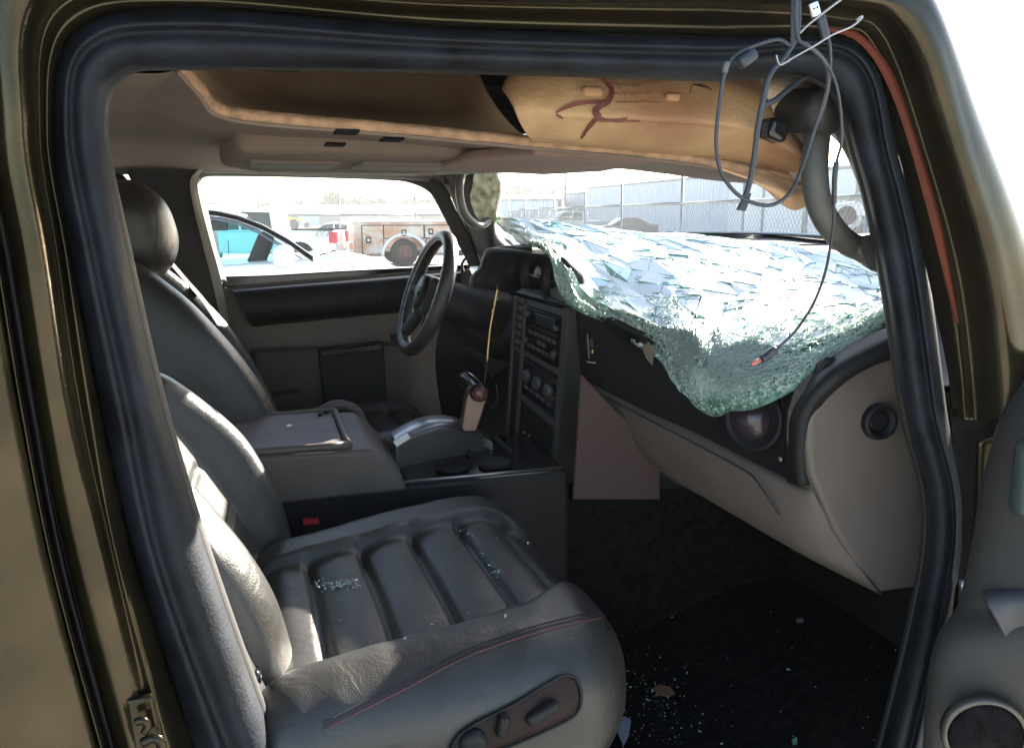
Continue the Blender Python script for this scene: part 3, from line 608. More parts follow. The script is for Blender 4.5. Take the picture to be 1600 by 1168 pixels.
lathe('grip_button', [(.019,.0),(.019,-.004),(.012,-.010),(.002,-.012)], P(750,615,1.835), (0,1,0), mat('oxide_red', (.08,.03,.022), .3), lv, seg=24)
# buckle between seat and console
bk = box('seat_buckle', (.05, 1.655, 1.0), (.085, 1.675, 1.075), black, suv, bevel=.003)
q = P(485, 817, 1.655); bk.location = q - V((.067, 1.665, 1.072))
bx = box('buckle_button', (.052,1.653,1.073), (.083,1.677,1.079), redm, bk, bevel=.001); bx.matrix_parent_inverse = Matrix()
# ---- seats ------------------------------------------------------------------------
def cushion(name, Q, zt, par, res=(110, 100, 26), groove=True):
    B0, B1, F0, F1 = [V((*q, 0)) for q in Q]
    Hh = .24
    gs = (.20, .37, .545, .72, .875)
    def fn(p):
        s = (p.x + .275) / .55; t = (p.y + .31) / .62; zz = p.z
        top = sstep(-.02, .09, p.z)
        tn = .17 + .05 * s + .10 * sstep(.72, .95, s); tf = .765 - .01 * s - .10 * sstep(.8, .97, s)
        inside = sstep(tn - .035, tn + .035, t) * (1 - sstep(tf - .035, tf + .035, t))
        ins_s = inside * sstep(.0, .06, s) * (1 - sstep(.89, .94, s))
        dz = .026 * (1 - inside)                          # bolsters stand proud
        dz -= .010 * (g1(t - tn, .016) + g1(t - tf, .016)) * (1 - sstep(.88, .92, s)) # side seams
        for g_ in gs:
            w = s + .02 * (t - .5) - g_
            dz -= .0125 * g1(w, .011) * ins_s if g_ < .87 else .008 * g1(w, .009) * inside
        dz += .006 * ins_s * abs(math.cos(math.pi * (s - .02) / .175)) * 0
        # pillow between grooves
        for a, b in zip((.03,) + gs[:-1], gs):
            if a < s < b: dz += .009 * math.sin(math.pi * (s - a) / (b - a)) * ins_s
        dz -= .045 * sstep(.62, 1.0, s) ** 2 * .55          # waterfall front
        dz += .004 * noise.noise(V((s * 4, t * 4, 1.3))) + .0016 * noise.noise(V((s * 14, t * 9, 4.3)))
        zz += dz * top
        # sides swell outwards half way down
        sw_ = math.sin(math.pi * max(0, min(1, (p.z + .12) / .24)))
        yy = t + (.035 * sw_ if t > .5 else -.035 * sw_) * abs(t - .5) * 2
        ss = s + .03 * sw_ * sstep(.7, 1, s) - .07 * (1 - sstep(-.12, .0, p.z)) * sstep(.6, 1, s)
        # plan: front corners rounded
        k = abs(yy - .5) * 2; ss -= .10 * max(0, k - .45) ** 2 * sstep(.3, 1, s) * 2.2
        q = (B0.lerp(F0, ss)).lerp(B1.lerp(F1, ss), yy)
        return V((q.x, q.y, zt - Hh / 2 + zz - .03))
    return rbox(name, (.55, .62, Hh), (.075, .085, .075), res, [leather], par, fn=fn)
def back(name, loc, rec, Hh, W, par, yaw=0, res=(26, 70, 90), flutes=True, mt=None):
    T = .15
    def fn(p):
        h = (p.z + Hh/2) / Hh; t = abs(p.y) / (W/2)
        front = sstep(-.02, .06, p.x)
        bol = sstep(.50, .72, t)
        d = .085 * bol * math.sin(math.pi * min(1, max(0, h * 1.05)))**.7 if 0 < h * 1.05 < 1 else 0
        d -= .010 * g1(t - .56, .035)
        d += .03 * math.sin(math.pi * min(1, h / .8)) * (1 - bol) * .6 if h < .8 else 0
        if flutes and t < .56:
            for k in range(5):
                d -= .007 * g1(h - (.12 + .16 * k), .014) * (1 - sstep(.45, .56, t))
        d += .003 * noise.noise(V((p.y * 9, h * 6, 2)))
        tap = 1 - .16 * sstep(.55, 1, h)
        return V((p.x + d * front, p.y * tap, p.z))
    xf = Matrix.Translation(V(loc)) @ Matrix.Rotation(yaw, 4, 'Z') @ Matrix.Rotation(-rec, 4, 'Y') @ Matrix.Translation(V((0, 0, Hh/2)))
    return rbox(name, (T, W, Hh), (.055, .07, .08), res, [mt or leather], par, fn=fn, xf=xf), xf
def head(par, c, rec, dims=(.13, .26, .24)):
    xf = Matrix.Translation(c) @ Matrix.Rotation(-rec, 4, 'Y')
    h = rbox('headrest', dims, (.06, .10, .10), (20, 24, 24), leather, par, xf=xf, fn=lambda p: V((p.x - .02 * (p.z / .12) ** 2 + .01 * (1 - (p.y/.13)**2), p.y * (1 - .12 * sstep(-.1, -.12, p.z)), p.z)))
    return h, xf
SQ = [(-.05, .90), (-.05, 1.46), (.50, .98), (.49, 1.70)]
ps = cushion('passenger_seat', SQ, 1.145, suv)
pb, px_ = back('backrest', (-.045, 1.285, .95), R(26), .55, .58, ps, yaw=R(-2))
ph, _ = head(ps, px_ @ V((.01, 0, .42)), R(20))
ds = cushion('driver_seat', [(0.03, 1.98), (0.03, 2.47), (.50, 2.05), (.47, 2.58)], 1.15, suv, res=(80, 70, 20))
db, dx_ = back('backrest', (.0, 2.27, .96), R(31), .74, .52, ds, yaw=R(3), flutes=False)
dh, dhx = head(ds, P(216, 360, 2.24), R(14), (.15, .24, .245))
for dy in (-.05, .05): tube('headrest_post', [P(216,405,2.24) + V((0,dy,0)), P(226,450,2.24) + V((0,dy,-.02))], .006, chrome, dh, n=4)
tube('headrest_seam', [P(232,298,2.12), P(244,330,2.105), P(245,370,2.105), P(238,410,2.115), P(222,432,2.13)], .0012, stitch, dh, n=30)
# seams, following the leather
cs = surf(ps)
def seam(px, r_, mt, par, t, n=60, off=.0006, name='stitched_seam'):
    h = hits(t, [(q.x, q.y) for q in cr([V((a, b, 0)) for a, b in px], n)], off)
    if len(h) > 3: return tube(name, h, r_, mt, par, n=0, seg=6)
red_thread = mat('red_brown_thread', (.10, .035, .035), .7)
seam([(505,1140),(560,1112),(640,1072),(720,1030),(800,1000),(880,978),(940,965)], .0011, red_thread, ps, cs)
seam([(505,1134),(560,1106),(640,1066),(720,1024),(800,994),(880,972),(940,959)], .0009, stitch, ps, cs)
# dashes of thread either side
pts = hits(cs, [(q.x, q.y) for q in cr([V((a, b, 0)) for a, b in [(505,1128),(560,1100),(640,1060),(720,1018),(800,988),(880,966),(935,955)]], 150)], .0008)
obj('thread_stitches', *join([tube_m([pts[i], pts[i].lerp(pts[i+1], .55)], .0008, 5) for i in range(0, len(pts) - 1)]), stitch, ps)
# power switch panel on the outer side of the cushion
_so = [(700,1178),(712,1150),(740,1128),(800,1098),(868,1058),(888,1054),(900,1062),(906,1084),(902,1106),(880,1124),(800,1160),(740,1180)]
_sh = hits(cs, _so, .003); _cen = sum(_sh, V()) / len(_sh)
_lay = [[_cen.lerp(p, k) + V((0, -.002 - .004 * (1 - k), 0)) for p in _sh] for k in (.02, .5, .93)] + [[p for p in _sh], [p + V((0, .02, 0)) for p in _sh]]
swp = grid_obj('switch_trim', _lay, mat('switch_trim', (.020,.010,.009), .65, spec=.25), ps, closed=True)
tube('trim_rim', [p + V((0, -.002, 0)) for p in _sh + _sh[:1]], .0022, black, swp, n=70)
def onseat(u, v, d=.006): return hits(cs, [(u, v)], d)[0]
rbox('seat_switch', (.048,.018,.016), .006, (8,5,6), black, swp, xf=Matrix.Translation(onseat(842,1108,.010)) @ Matrix.Rotation(R(-22), 4, 'Y'))
rbox('seat_switch', (.015,.018,.030), .006, (6,5,8), black, swp, xf=Matrix.Translation(onseat(780,1128,.010)) @ Matrix.Rotation(R(12), 4, 'Y'))
lathe('seat_switch', [(.018,.0),(.018,-.010),(.012,-.015),(.003,-.015)], onseat(736,1154,.004), (0,1,0), black, swp, seg=20)
box('seat_rail', (.0, .99, .67), (.50, 1.03, .87), black, ps, bevel=.01)
lathe('recline_lever', [(.010,.0),(.011,-.014),(.006,-.018)], P(395,1052,1.0), (0,1,0), blackg, ps, seg=18)
# ---- bonnet and cowl seen past the glass ------------------------------------------
bn = prism('bonnet', [V((1.42,.95,1.575)), V((1.42,2.75,1.575)), V((2.35,2.6,1.60)), V((2.35,1.05,1.60))], V((0,0,.03)), mat('bonnet_paint', (.10,.105,.10), .3, .3, coat=.5), suv, bevel=.01)
loft('cowl_grille', [[V((1.24,2.7,1.56)), V((1.27,1.9,1.565)), V((1.22,1.0,1.545))], [V((1.40,2.7,1.60)), V((1.43,1.9,1.605)), V((1.38,.95,1.59))]], black, suv, n=30, m=6, solid=.01)
prism('bonnet_rear_lip', PP([(1040,363,2.3),(1180,364,2.25),(1300,370,2.1),(1410,386,1.9),(1410,404,1.9),(1300,388,2.1),(1180,380,2.25),(1040,374,2.3)]), V((0,.05,0)), black, suv, bevel=.003)
tube('bonnet_lip_edge', PP([(1040,363,2.29),(1180,364,2.24),(1300,370,2.09),(1410,386,1.89)]), .004, silver, suv, n=20)
for (a, b) in (((1060,372,2.2),(1135,378,2.0)), ((1300,385,1.75),(1395,420,1.5))):
    tube('wiper_arm', [P(*a), P((a[0]+b[0])/2, (a[1]+b[1])/2-2, (a[2]+b[2])/2), P(*b)], .007, black, suv, n=14)
# ---- open passenger door, at the right edge -----------------------------------------
od = loft('passenger_door', [PP([(1640,560,.86),(1590,655,.84),(1560,760,.84),(1545,850,.84),(1522,950,.83),(1488,1010,.82),(1476,1100,.82),(1470,1230,.82)]),
    PP([(1660,560,.80),(1606,655,.80),(1576,760,.80),(1560,850,.80),(1540,950,.795),(1506,1010,.79),(1492,1100,.79),(1486,1230,.79)]),
    PP([(1900,560,.62),(1880,655,.62),(1860,760,.62),(1850,850,.62),(1840,950,.62),(1840,1010,.62),(1840,1100,.62),(1840,1230,.62)])], mat('door_trim_olive', (.032,.029,.025), .6, bump=.4, bscale=500), suv, n=60, m=20, solid=-.03)
loft('door_arm_pad', [PP([(1536,934,.785),(1575,930,.765),(1680,925,.71)]), PP([(1545,950,.765),(1585,945,.75),(1680,940,.70)]), PP([(1572,1000,.755),(1600,990,.745),(1680,985,.70)]), PP([(1604,1060,.765),(1620,1050,.75),(1680,1050,.71)])], mat('arm_pad', (.055,.052,.055), .5), od, n=20, m=20, solid=-.02)
sp = P(1538, 1146, .735)
sax = V((.45, .85, 0))
spk = lathe('door_speaker', [(.050,.01),(.052,-.004),(.047,-.010),(.044,-.002)], sp, sax, mat('speaker_ring', (.09,.08,.065), .35, .5), od)
lathe('speaker_grille', [(.046,-.004),(.040,-.007),(.02,-.010),(.002,-.010)], sp, sax, carpet, od)
rbox('door_pull_handle', (.03,.03,.10), .012, (6,6,10), mat('handle_green_grey', (.04,.055,.05), .25), od, xf=Matrix.Translation(P(1604,745,.77)))
# ================================================================ outside
fh = V((_sy, _cy, 0))
def G(u, d, z=0.): q = fh * d + _r * ((u - 800) / F * d); return V((q.x, q.y, z))
def HZ(v, d): return CH + (333 - v) / F * d          # height of a row of the photo at depth d
conc = mat('pale_gravel', (.42, .40, .36), .95, 0, 1, 30, .25, .8)
gm = obj('ground', [(-900, -300, 0), (1500, -300, 0), (1500, 1500, 0), (-900, 1500, 0)], [(0, 1, 2, 3)], conc, smooth=False); tag(gm, kind='structure')
white = mat('white_car_paint', (.72, .74, .75), .25, 0, 0, 1, .04, 2, coat=.6)
silverp = mat('silver_car_paint', (.34, .37, .41), .3, .4, 0, 1, .05, 2, coat=.5)
darkp = mat('dark_car_paint', (.035, .04, .05), .25, .3, 0, 1, .1, 2, coat=.6)
cglass = mat('car_glass', (.03, .05, .055), .06)
teal = bpy.data.materials.new('teal_glass'); teal.use_nodes = True
_t = teal.node_tree; _t.nodes.remove(_t.nodes['Principled BSDF']); _a = _t.nodes.new('ShaderNodeBsdfTransparent'); _b = _t.nodes.new('ShaderNodeBsdfGlossy'); _m = _t.nodes.new('ShaderNodeMixShader'); _fr = _t.nodes.new('ShaderNodeFresnel')
_a.inputs[0].default_value = (.55, .93, .92, 1); _b.inputs['Roughness'].default_value = .03; _t.links.new(_fr.outputs[0], _m.inputs[0]); _t.links.new(_a.outputs[0], _m.inputs[1]); _t.links.new(_b.outputs[0], _m.inputs[2]); _t.links.new(_m.outputs[0], _t.nodes['Material Output'].inputs[0])
tyre = mat('tyre_rubber', (.02, .02, .02), .8, bump=.4, bscale=80)
rimm = mat('alloy_rim', (.35, .35, .36), .35, .7)
tail = mat('tail_lamp', (.55, .02, .05), .2)
steel = mat('galvanised_steel', (.22, .23, .23), .5, .5, .2, 60)
concw = mat('fence_wire', (.20, .21, .21), .5, .4)
def wheel(par, x, y, r, w=.22, rm=None, mt=None):
    t = lathe('wheel', [(r*.6, -w/2), (r*.93, -w/2), (r, -w/2+.03), (r, w/2-.03), (r*.93, w/2), (r*.6, w/2)], (x, y, r), (0, 1, 0), mt or tyre, par, seg=28)
    lathe('rim', [(r*.60, -w/2-.004), (r*.56, -w/2+.02), (r*.35, -w/2+.03), (r*.14, -w/2-.005), (.01, -w/2-.006)], (x, y, r), (0, 1, 0), rm or rimm, t, seg=24)
    for k in range(5):
        a = 2*math.pi*k/5; lathe('wheel_nut', [(.02,0),(.02,-.02)], (x + .12*math.cos(a), y - w/2 - .004, r + .12*math.sin(a)), (0,1,0), rm or rimm, t, seg=6)
    return t
def place(root, loc, rz): root.location = loc; root.rotation_euler = (0, 0, rz)
def car(name, label, cat, group, loc, rz, prof, cab, wins, W, pm, wx, wr, taill=(), headl=(), arches=True, extra=None):
    """profile and cabin are side outlines (x forward, z up); local -y is the side towards the viewer when rz ~ 163 deg is mirrored"""
    r_ = empty(name, (0, 0, 0), label=label, cat=cat, group=group)
    prism('body', [V((x, -W/2, z)) for x, z in prof], V((0, W, 0)), pm, r_, bevel=.06, seg=3, smooth=True)
    prism('cabin', [V((x, -W/2+.12, z)) for x, z in cab], V((0, W-.24, 0)), pm, r_, bevel=.05, seg=3, smooth=True)
    for s in (-1, 1):
        y0 = s * (W/2 - .12)
        for wn in wins: prism('window', [V((x, y0 - .006, z)) for x, z in wn], V((0, .012, 0)), cglass, r_, bevel=.002)
        for x in wx: 
            if s < 0: wheel(r_, x, -W/2 + .10, wr)
            else:
                t = wheel(r_, x, W/2 - .10, wr)
        if arches:
            for x in wx:
                lathe('wheel_arch', [(wr+.07, 0), (wr+.07, .012), (.02, .012)], (x, s*(W/2+.002) - (.006 if s < 0 else 0), wr+.02), (0, 1, 0), black, r_, seg=26)
        for (x, z, a, b) in taill: box('tail_light', (x-a, min(s*(W/2-.18), s*(W/2+.01)), z-b), (x+a, max(s*(W/2-.18), s*(W/2+.01)), z+b), tail, r_, bevel=.01)
        for (x, z, a, b) in headl: box('headlight', (x-a, min(s*(W/2-.3), s*(W/2+.006)), z-b), (x+a, max(s*(W/2-.3), s*(W/2+.006)), z+b), whitep, r_, bevel=.01)
        m_ = cab[1]; rbox('side_mirror', (.16, .2, .14), .05, (5,5,5), pm, r_, xf=Matrix.Translation(V((cab[0][0] - .25, s*(W/2+.06), cab[0][1] + .08))))
        prism('door_seam', [V((cab[0][0]-.9, s*(W/2+.002), .45)), V((cab[0][0]-.88, s*(W/2+.002), .45)), V((cab[0][0]-.88, s*(W/2+.002), .9)), V((cab[0][0]-.9, s*(W/2+.002), .9))], V((0, .004, 0)), black, r_, bevel=0)
    # front and rear screens
    a, b = cab[0], cab[1]; 
    obj('windscreen', [V((a[0]-.02, -W/2+.2, a[1]+.04)), V((a[0]-.02, W/2-.2, a[1]+.04)), V((b[0]+.04, W/2-.26, b[1]-.05)), V((b[0]+.04, -W/2+.26, b[1]-.05))], [(0,1,2,3)], cglass, r_, smooth=False, solid=.02, off=0)
    if extra: extra(r_)
    place(r_, loc, rz); return r_
sedan_p = [(2.3,.30),(2.32,.62),(1.9,.78),(1.0,.92),(.2,.95),(-1.6,.98),(-2.25,.92),(-2.3,.35)]
sedan_c = [(1.05,.88),(.30,1.38),(-.1,1.43),(-.75,1.40),(-1.75,.94)]
sedan_w = [[(.85,.97),(.32,1.30),(-.12,1.35),(-.12,.97)], [(-.18,.97),(-.18,1.35),(-.72,1.31),(-1.3,.99)]]
pick_p = [(2.8,.5),(2.82,.95),(2.6,1.08),(1.4,1.15),(-2.75,1.18),(-2.8,.5)]
pick_c = [(1.35,1.12),(.65,1.78),(.2,1.84),(-.9,1.82),(-1.0,1.12)]
pick_w = [[(1.15,1.2),(.62,1.70),(.15,1.74),(.15,1.2)], [(.08,1.2),(.08,1.74),(-.8,1.72),(-.86,1.2)]]
car('parked_sedan', 'dark grey sedan parked in front of the grey warehouse beyond the fence', 'car', None, G(972, 60), R(163+8), sedan_p, sedan_c, sedan_w, 1.8, darkp, (1.4,-1.4), .33, taill=((-2.26,.8,.05,.09),), headl=((2.22,.66,.08,.07),))
car('pickup_truck', 'silver pickup with its tail to the dark sedan, beyond the fence posts', 'truck', None, G(886, 62), R(163+14), pick_p, pick_c, pick_w, 1.9, silverp, (1.75,-1.7), .38, taill=((-2.77,1.0,.05,.13),), headl=((2.74,.9,.08,.09),))
car('sports_car', 'low white car between the pickup tailgate and the rusty service truck', 'car', None, G(533, 37), R(163-14), [(x*.92, z) for x, z in sedan_p], [(x, z*.93) for x, z in sedan_c], [[(x, z*.93) for x, z in w] for w in sedan_w], 1.75, white, (1.25,-1.25), .34, taill=((-2.08,.8,.05,.08),), headl=((2.04,.66,.08,.07),))
def badge(r_):
    c = bpy.data.curves.new('t', 'FONT'); c.body = '4X4'; c.size = .26; c.extrude = .004; c.shear = .25
    to = bpy.data.objects.new('t', c); COL.objects.link(to); bpy.context.view_layer.update()
    me = bpy.data.meshes.new_from_object(to); bpy.data.objects.remove(to)
    o = link('bed_lettering', me, mat('letter_grey', (.28,.30,.33), .5), r_, smooth=False)
    o.matrix_basis = Matrix.Translation(V((-2.15, .955, .98))) @ Matrix.Rotation(math.pi, 4, 'Z') @ Matrix.Rotation(R(90), 4, 'X')
    box('bed_rail', (-2.78, .87, 1.18), (-1.1, .95, 1.215), black, r_, bevel=.01); box('bed_rail', (-2.78, -.95, 1.18), (-1.1, -.87, 1.215), black, r_, bevel=.01)
car('pickup_truck', 'white pickup bed with red tail lamp and 4X4 lettering, behind the near white car', 'truck', None, G(400, 26.5), R(163), pick_p, pick_c, pick_w, 1.9, white, (1.75,-1.7), .38, taill=((-2.72,.98,.12,.17),), headl=((2.74,.9,.08,.09),), extra=badge)
# near white car: cabin one can see through
nr = empty('white_van', (0, 0, 0), label='white car with teal tinted windows parked right beside the suv, facing right', cat='car')
YN, WN = 11., 1.85
def q3(px, Y=YN): return [P(u, v, Y) for u, v in px]
low = [(120,420),(200,417),(345,414),(430,408),(490,404),(520,398),(560,402),(600,409),(622,418),(632,440),(632,500),(120,500)]
prism('body', q3(low), V((0, WN, 0)), white, nr, bevel=.05, seg=3, smooth=True)
prism('body_lower', [V((q3([(120,498)])[0].x, YN+.04, .28)), V((q3([(632,498)])[0].x-.1, YN+.04, .28)), q3([(630,496)])[0]+V((0,.04,0)), q3([(120,496)])[0]+V((0,.04,0))], V((0, WN-.08, 0)), white, nr, bevel=.03)
roofc = [(120,326),(230,323),(300,325),(340,329),(372,336),(410,350),(450,372),(490,400)]
for dy, nm in ((0, 0), (WN-.05, 1)):
    th = [(u, v + 9 + .012*(u-300) if u > 300 else v+9) for u, v in roofc]
    prism('window_frame', q3(roofc) + q3(th[::-1]), V((0, .05, 0)), white, nr, bevel=.01)
    for o in (nr.children[-1],): o.location.y += dy
    prism('window_gasket', q3([(300,337),(345,342),(371,348),(406,363),(443,386),(474,404),(470,404.5),(441,388),(405,366),(370,351),(343,345),(300,340)]), V((0, .01, 0)), mat('window_gasket', (.07,.10,.13), .4), nr, bevel=.002).location.y += dy + .002 * (1 if dy else -1)
    prism('window_pane', q3([(200,338),(300,339),(345,344),(370,350),(405,365),(440,388),(458,405),(345,412),(200,414)]), V((0, .008, 0)), teal, nr, bevel=.001).location.y += dy + .03
    prism('door_pillar', q3([(310,330),(325,330),(336,412),(322,413)]), V((0, .04, 0)), white, nr, bevel=.005).location.y += dy - .003 * (1 if not dy else -1)
obj('roof', [q3([(120,324)])[0], q3([(300,323)])[0], q3([(345,328)])[0], q3([(385,338)])[0]] + [q + V((0, WN, 0)) for q in (q3([(120,324)])[0], q3([(300,323)])[0], q3([(345,328)])[0], q3([(385,338)])[0])], [(0,1,5,4),(1,2,6,5),(2,3,7,6)], white, nr, smooth=False, solid=.03, off=0)
obj('windscreen', q3([(388,340),(492,402)]) + [q + V((0, WN, 0)) for q in q3([(492,402),(388,340)])], [(0,1,2,3)], teal, nr, smooth=False)
rbox('side_mirror', (.26,.22,.28), .08, (8,8,8), white, nr, xf=Matrix.Translation(P(443,401,YN-.15)))
rbox('rear_view_mirror', (.24,.04,.14), .02, (6,4,6), cglass, nr, xf=Matrix.Translation(P(342,352,YN+.9)))
rbox('front_seat', (.22,.5,.62), .08, (6,8,8), dark, nr, xf=Matrix.Translation(P(405,398,YN+.6)) @ Matrix.Rotation(R(25),4,'Y'))
rbox('front_seat', (.22,.5,.62), .08, (6,8,8), dark, nr, xf=Matrix.Translation(P(300,385,YN+1.3)) @ Matrix.Rotation(R(-15),4,'Y'))
box('door_trim_strip', P(344,412,YN-.004), P(428,408,YN+.02)+V((0,0,-.02)), dark, nr)
for (u, v, a, b) in ((500,401,14,3),(515,397,10,-2),(525,404,8,5),(480,405,9,-4)):
    tube('broken_trim', [P(u,v-2,YN+.3), P(u+a/2,v-5,YN+.3), P(u+a,v+b-3,YN+.3)], .012, dark, nr, n=8, seg=6)
wheel(nr, P(590,430,YN).x, YN+.1, .36); wheel(nr, P(230,430,YN).x, YN+.1, .36)
# rusty service truck
rust = bpy.data.materials.new('rusty_white_paint'); rust.use_nodes = True
t = rust.node_tree; b = t.nodes['Principled BSDF']; tc = t.nodes.new('ShaderNodeTexCoord'); n = t.nodes.new('ShaderNodeTexNoise'); n.inputs['Scale'].default_value = 1.1; n.inputs['Detail'].default_value = 9; n.inputs['Roughness'].default_value = .62; n.inputs['Distortion'].default_value = .6
mp = t.nodes.new('ShaderNodeMapping'); mp.inputs['Scale'].default_value = (1, 1, 2.2); mp.inputs['Location'].default_value = (3.1, 0, 1.2)
rp = t.nodes.new('ShaderNodeValToRGB'); e = rp.color_ramp.elements; e[0].position = .40; e[0].color = (.60,.55,.47,1); e[1].position = .56; e[1].color = (.50,.29,.17,1)
x = e.new(.70); x.color = (.42,.21,.12,1)
t.links.new(tc.outputs['Object'], mp.inputs[0]); t.links.new(mp.outputs[0], n.inputs[0]); t.links.new(n.outputs[0], rp.inputs[0]); t.links.new(rp.outputs[0], b.inputs['Base Color']); b.inputs['Roughness'].default_value = .6
YS = 27.
sv = empty('service_truck', (0, 0, 0), label='rusty white service truck with tool compartments and a worn orange side', cat='truck')
x0, x1, xa = P(553,350,YS).x, P(704,350,YS).x, P(633,400,YS).x
zt, zm, zb, zd = P(560,347,YS).z, P(560,373,YS).z, P(560,402,YS).z, P(560,352,YS).z
ra = .66
arch = [V((xa + ra*math.cos(a), YS, zb + .02 + ra*math.sin(a)*.95)) for a in [math.pi*k/16 for k in range(17)]]
prism('utility_body', [V((x0,YS,zt)), V((x1,YS,zt)), V((x1,YS,zb))] + arch + [V((x0,YS,zb))], V((0,.55,0)), rust, sv, bevel=.02)
box('utility_body_far', (x0,YS+1.6,zb), (x1,YS+2.15,zt), rust, sv, bevel=.02); box('bed_floor', (x0,YS+.56,zb+.1), (x1,YS+1.59,zb+.2), rust, sv)
box('top_rail', (x0-.02,YS-.03,zt), (x1,YS+.5,zt+.06), white, sv, bevel=.01)
def cd(u0, u1, za, zc, latch):
    a, b_ = P(u0,360,YS).x, P(u1,360,YS).x
    d = box('compartment_door', (a,YS-.05,za), (b_,YS-.004,zc), rust, sv, bevel=.008)
    box('door_gap', (a-.03,YS-.003,za-.03), (b_+.03,YS+.0,zc+.03), dark, sv)
    if latch: q = V(((a+b_)/2 if b_-a > 1 else a+.18, YS-.05, zc-.22 if b_-a > 1 else (za+zc)/2)); box('latch', (q.x-.08,q.y-.02,q.z-.10), (q.x+.08,q.y+.0,q.z+.10), black, d, bevel=.01); box('latch_cup', (q.x-.04,q.y-.03,q.z-.04), (q.x+.04,q.y-.02,q.z+.05), silver, d)
cd(566, 598, zb+.1, zd-.02, 1); cd(600, 661, zm+.02, zd-.02, 1); cd(664, 702, zm+.02, zd-.02, 1); cd(666, 702, zb+.1, zm-.02, 1)
for z in (zt-.06, zt-.35, zt-.62, zb+.2): box('rear_step', (x0-.14,YS+.02,z-.03), (x0-.02,YS+.4,z+.04), white, sv, bevel=.01)
box('blue_plate', P(652,371,YS-.04), P(661,374,YS-.03), mat('faded_blue', (.10,.16,.34), .6), sv)
tr_ = [V((xa + (ra+.07)*math.cos(a), YS-.02, zb+.02+(ra+.07)*math.sin(a)*.95)) for a in [math.pi*k/20 for k in range(21)]]
tube('arch_lip', tr_, .055, white, sv, n=40, seg=8)
rr = .44
for yy in (YS+.18, YS+1.9): wheel(sv, xa, yy, rr, .3, rm=mat('rusty_rim', (.16,.07,.045), .8))
for yy in (YS+.18, YS+1.9): wheel(sv, xa+3.3, yy, rr, .3, rm=MATS['rusty_rim'])
box('frame_rail', (x0+.1,YS+.5,.45), (x1+2,YS+1.6,zb-.02), black, sv)
prism('truck_cab', [V((x1+.1,YS+.1,.6)), V((x1+3.1,YS+.1,.6)), V((x1+3.1,YS+.1,1.25)), V((x1+2.0,YS+.1,1.4)), V((x1+1.4,YS+.1,2.05)), V((x1+.15,YS+.1,2.1))], V((0,1.9,0)), white, sv, bevel=.06, seg=3)
prism('cab_window', [V((x1+.5,YS+.09,1.4)), V((x1+1.7,YS+.09,1.4)), V((x1+1.3,YS+.09,1.95)), V((x1+.5,YS+.09,1.95))], V((0,.02,0)), cglass, sv, bevel=.004)
# ---- fences -------------------------------------------------------------------
def fence(label, pts, rail, top, group, wire=True, arm=True, name='chain_link_fence', pr=.024, step=.11):
    f = empty(name, (0,0,0), label=label, cat='fence', group=group)
    for i, p in enumerate(pts):
        tube('post', [p, p + V((0,0,top))], pr, steel, f, n=2, seg=8)
        if arm: 
            o = mesh('coil', *tube_m([p + V((.03*math.cos(k*2.1), .03*math.sin(k*2.1), rail + (top-rail)*k/36)) for k in range(37)], .008, 4)); link('wire_coil', o, concw, f)
    for a, b_ in zip(pts, pts[1:]): tube('top_rail', [a + V((0,0,rail)), b_ + V((0,0,rail))], .028, steel, f, n=2, seg=8)
    if wire:
        parts = []
        for a, b_ in zip(pts, pts[1:]):
            L = (b_ - a).length; dr_ = (b_ - a) / L; k = -rail
            while k < L:
                for s in (0, 1):
                    s0, s1_ = k, k + rail
                    z0, z1 = (0, rail) if s == 0 else (rail, 0)
                    c0, c1 = max(s0, 0), min(s1_, L)
                    if c1 - c0 < .02: continue
                    za = z0 + (z1 - z0) * (c0 - s0) / rail; zc = z0 + (z1 - z0) * (c1 - s0) / rail
                    parts.append(tube_m([a + dr_*c0 + V((0,0,za)), a + dr_*c1 + V((0,0,zc))], .0026, 3))
                k += step
        v_, f_ = join(parts); o = obj('chain_link', v_, f_, concw, f, smooth=False); tag(o, kind='stuff')
    return f
def D(u): return 1 / (.0227 + .000163 * (u - 795))
fence('tall chain link fence with wire coils on its posts, before the grey warehouse', [G(u, D(u)) for u in (795, 820, 865, 912, 968, 1060, 1155, 1252, 1345, 1440)], 1.87, 2.42, 'chain link fences')
fence('low far chain link fence left of the lamp pole in front of the pale sheds', [G(u, 52) for u in (700, 745, 780, 797, 814, 826, 840, 857, 893, 915)], 1.45, 1.85, 'chain link fences', arm=False, step=.2)
fence('chain link fence behind the white car and service truck with thin tall posts', [G(u, d) for u, d in ((120,30),(300,31),(413,31),(535,31),(652,32),(760,34))], 1.62, 2.45, 'chain link fences', arm=False, pr=.028, step=.12)
# ---- buildings ------------------------------------------------------------------
def ribbed(name, a, b, za, zb_, mt, par, pitch=.45, depth=.06):
    L = (b - a).length; n_ = int(L / pitch); dr_ = (b - a) / L; nn = V((dr_.y, -dr_.x, 0)); nn = nn if nn.dot(fh) < 0 else -nn
    vs = []; fs = []
    prof = ((0, 0), (.62, 0), (.72, depth), (.9, depth), (1, 0))
    xs = [(pitch * (i + p), d) for i in range(n_) for p, d in prof[:-1]] + [(pitch * n_, 0)]
    for x, d in xs:
        t_ = x / L; q = a + dr_ * x + nn * d; vs += [V((q.x, q.y, 0)), V((q.x, q.y, za + (zb_ - za) * t_))]
    for i in range(len(xs) - 1): fs.append((2*i, 2*i+2, 2*i+3, 2*i+1))
    return obj(name, vs, fs, mt, par, smooth=False)
grey_wall = mat('grey_metal_wall', (.37,.42,.47), .55, .1, .2, 4, .04, .3)
pale_wall = mat('pale_metal_wall', (.44,.48,.50), .6, 0, .2, 4, .05, .3)
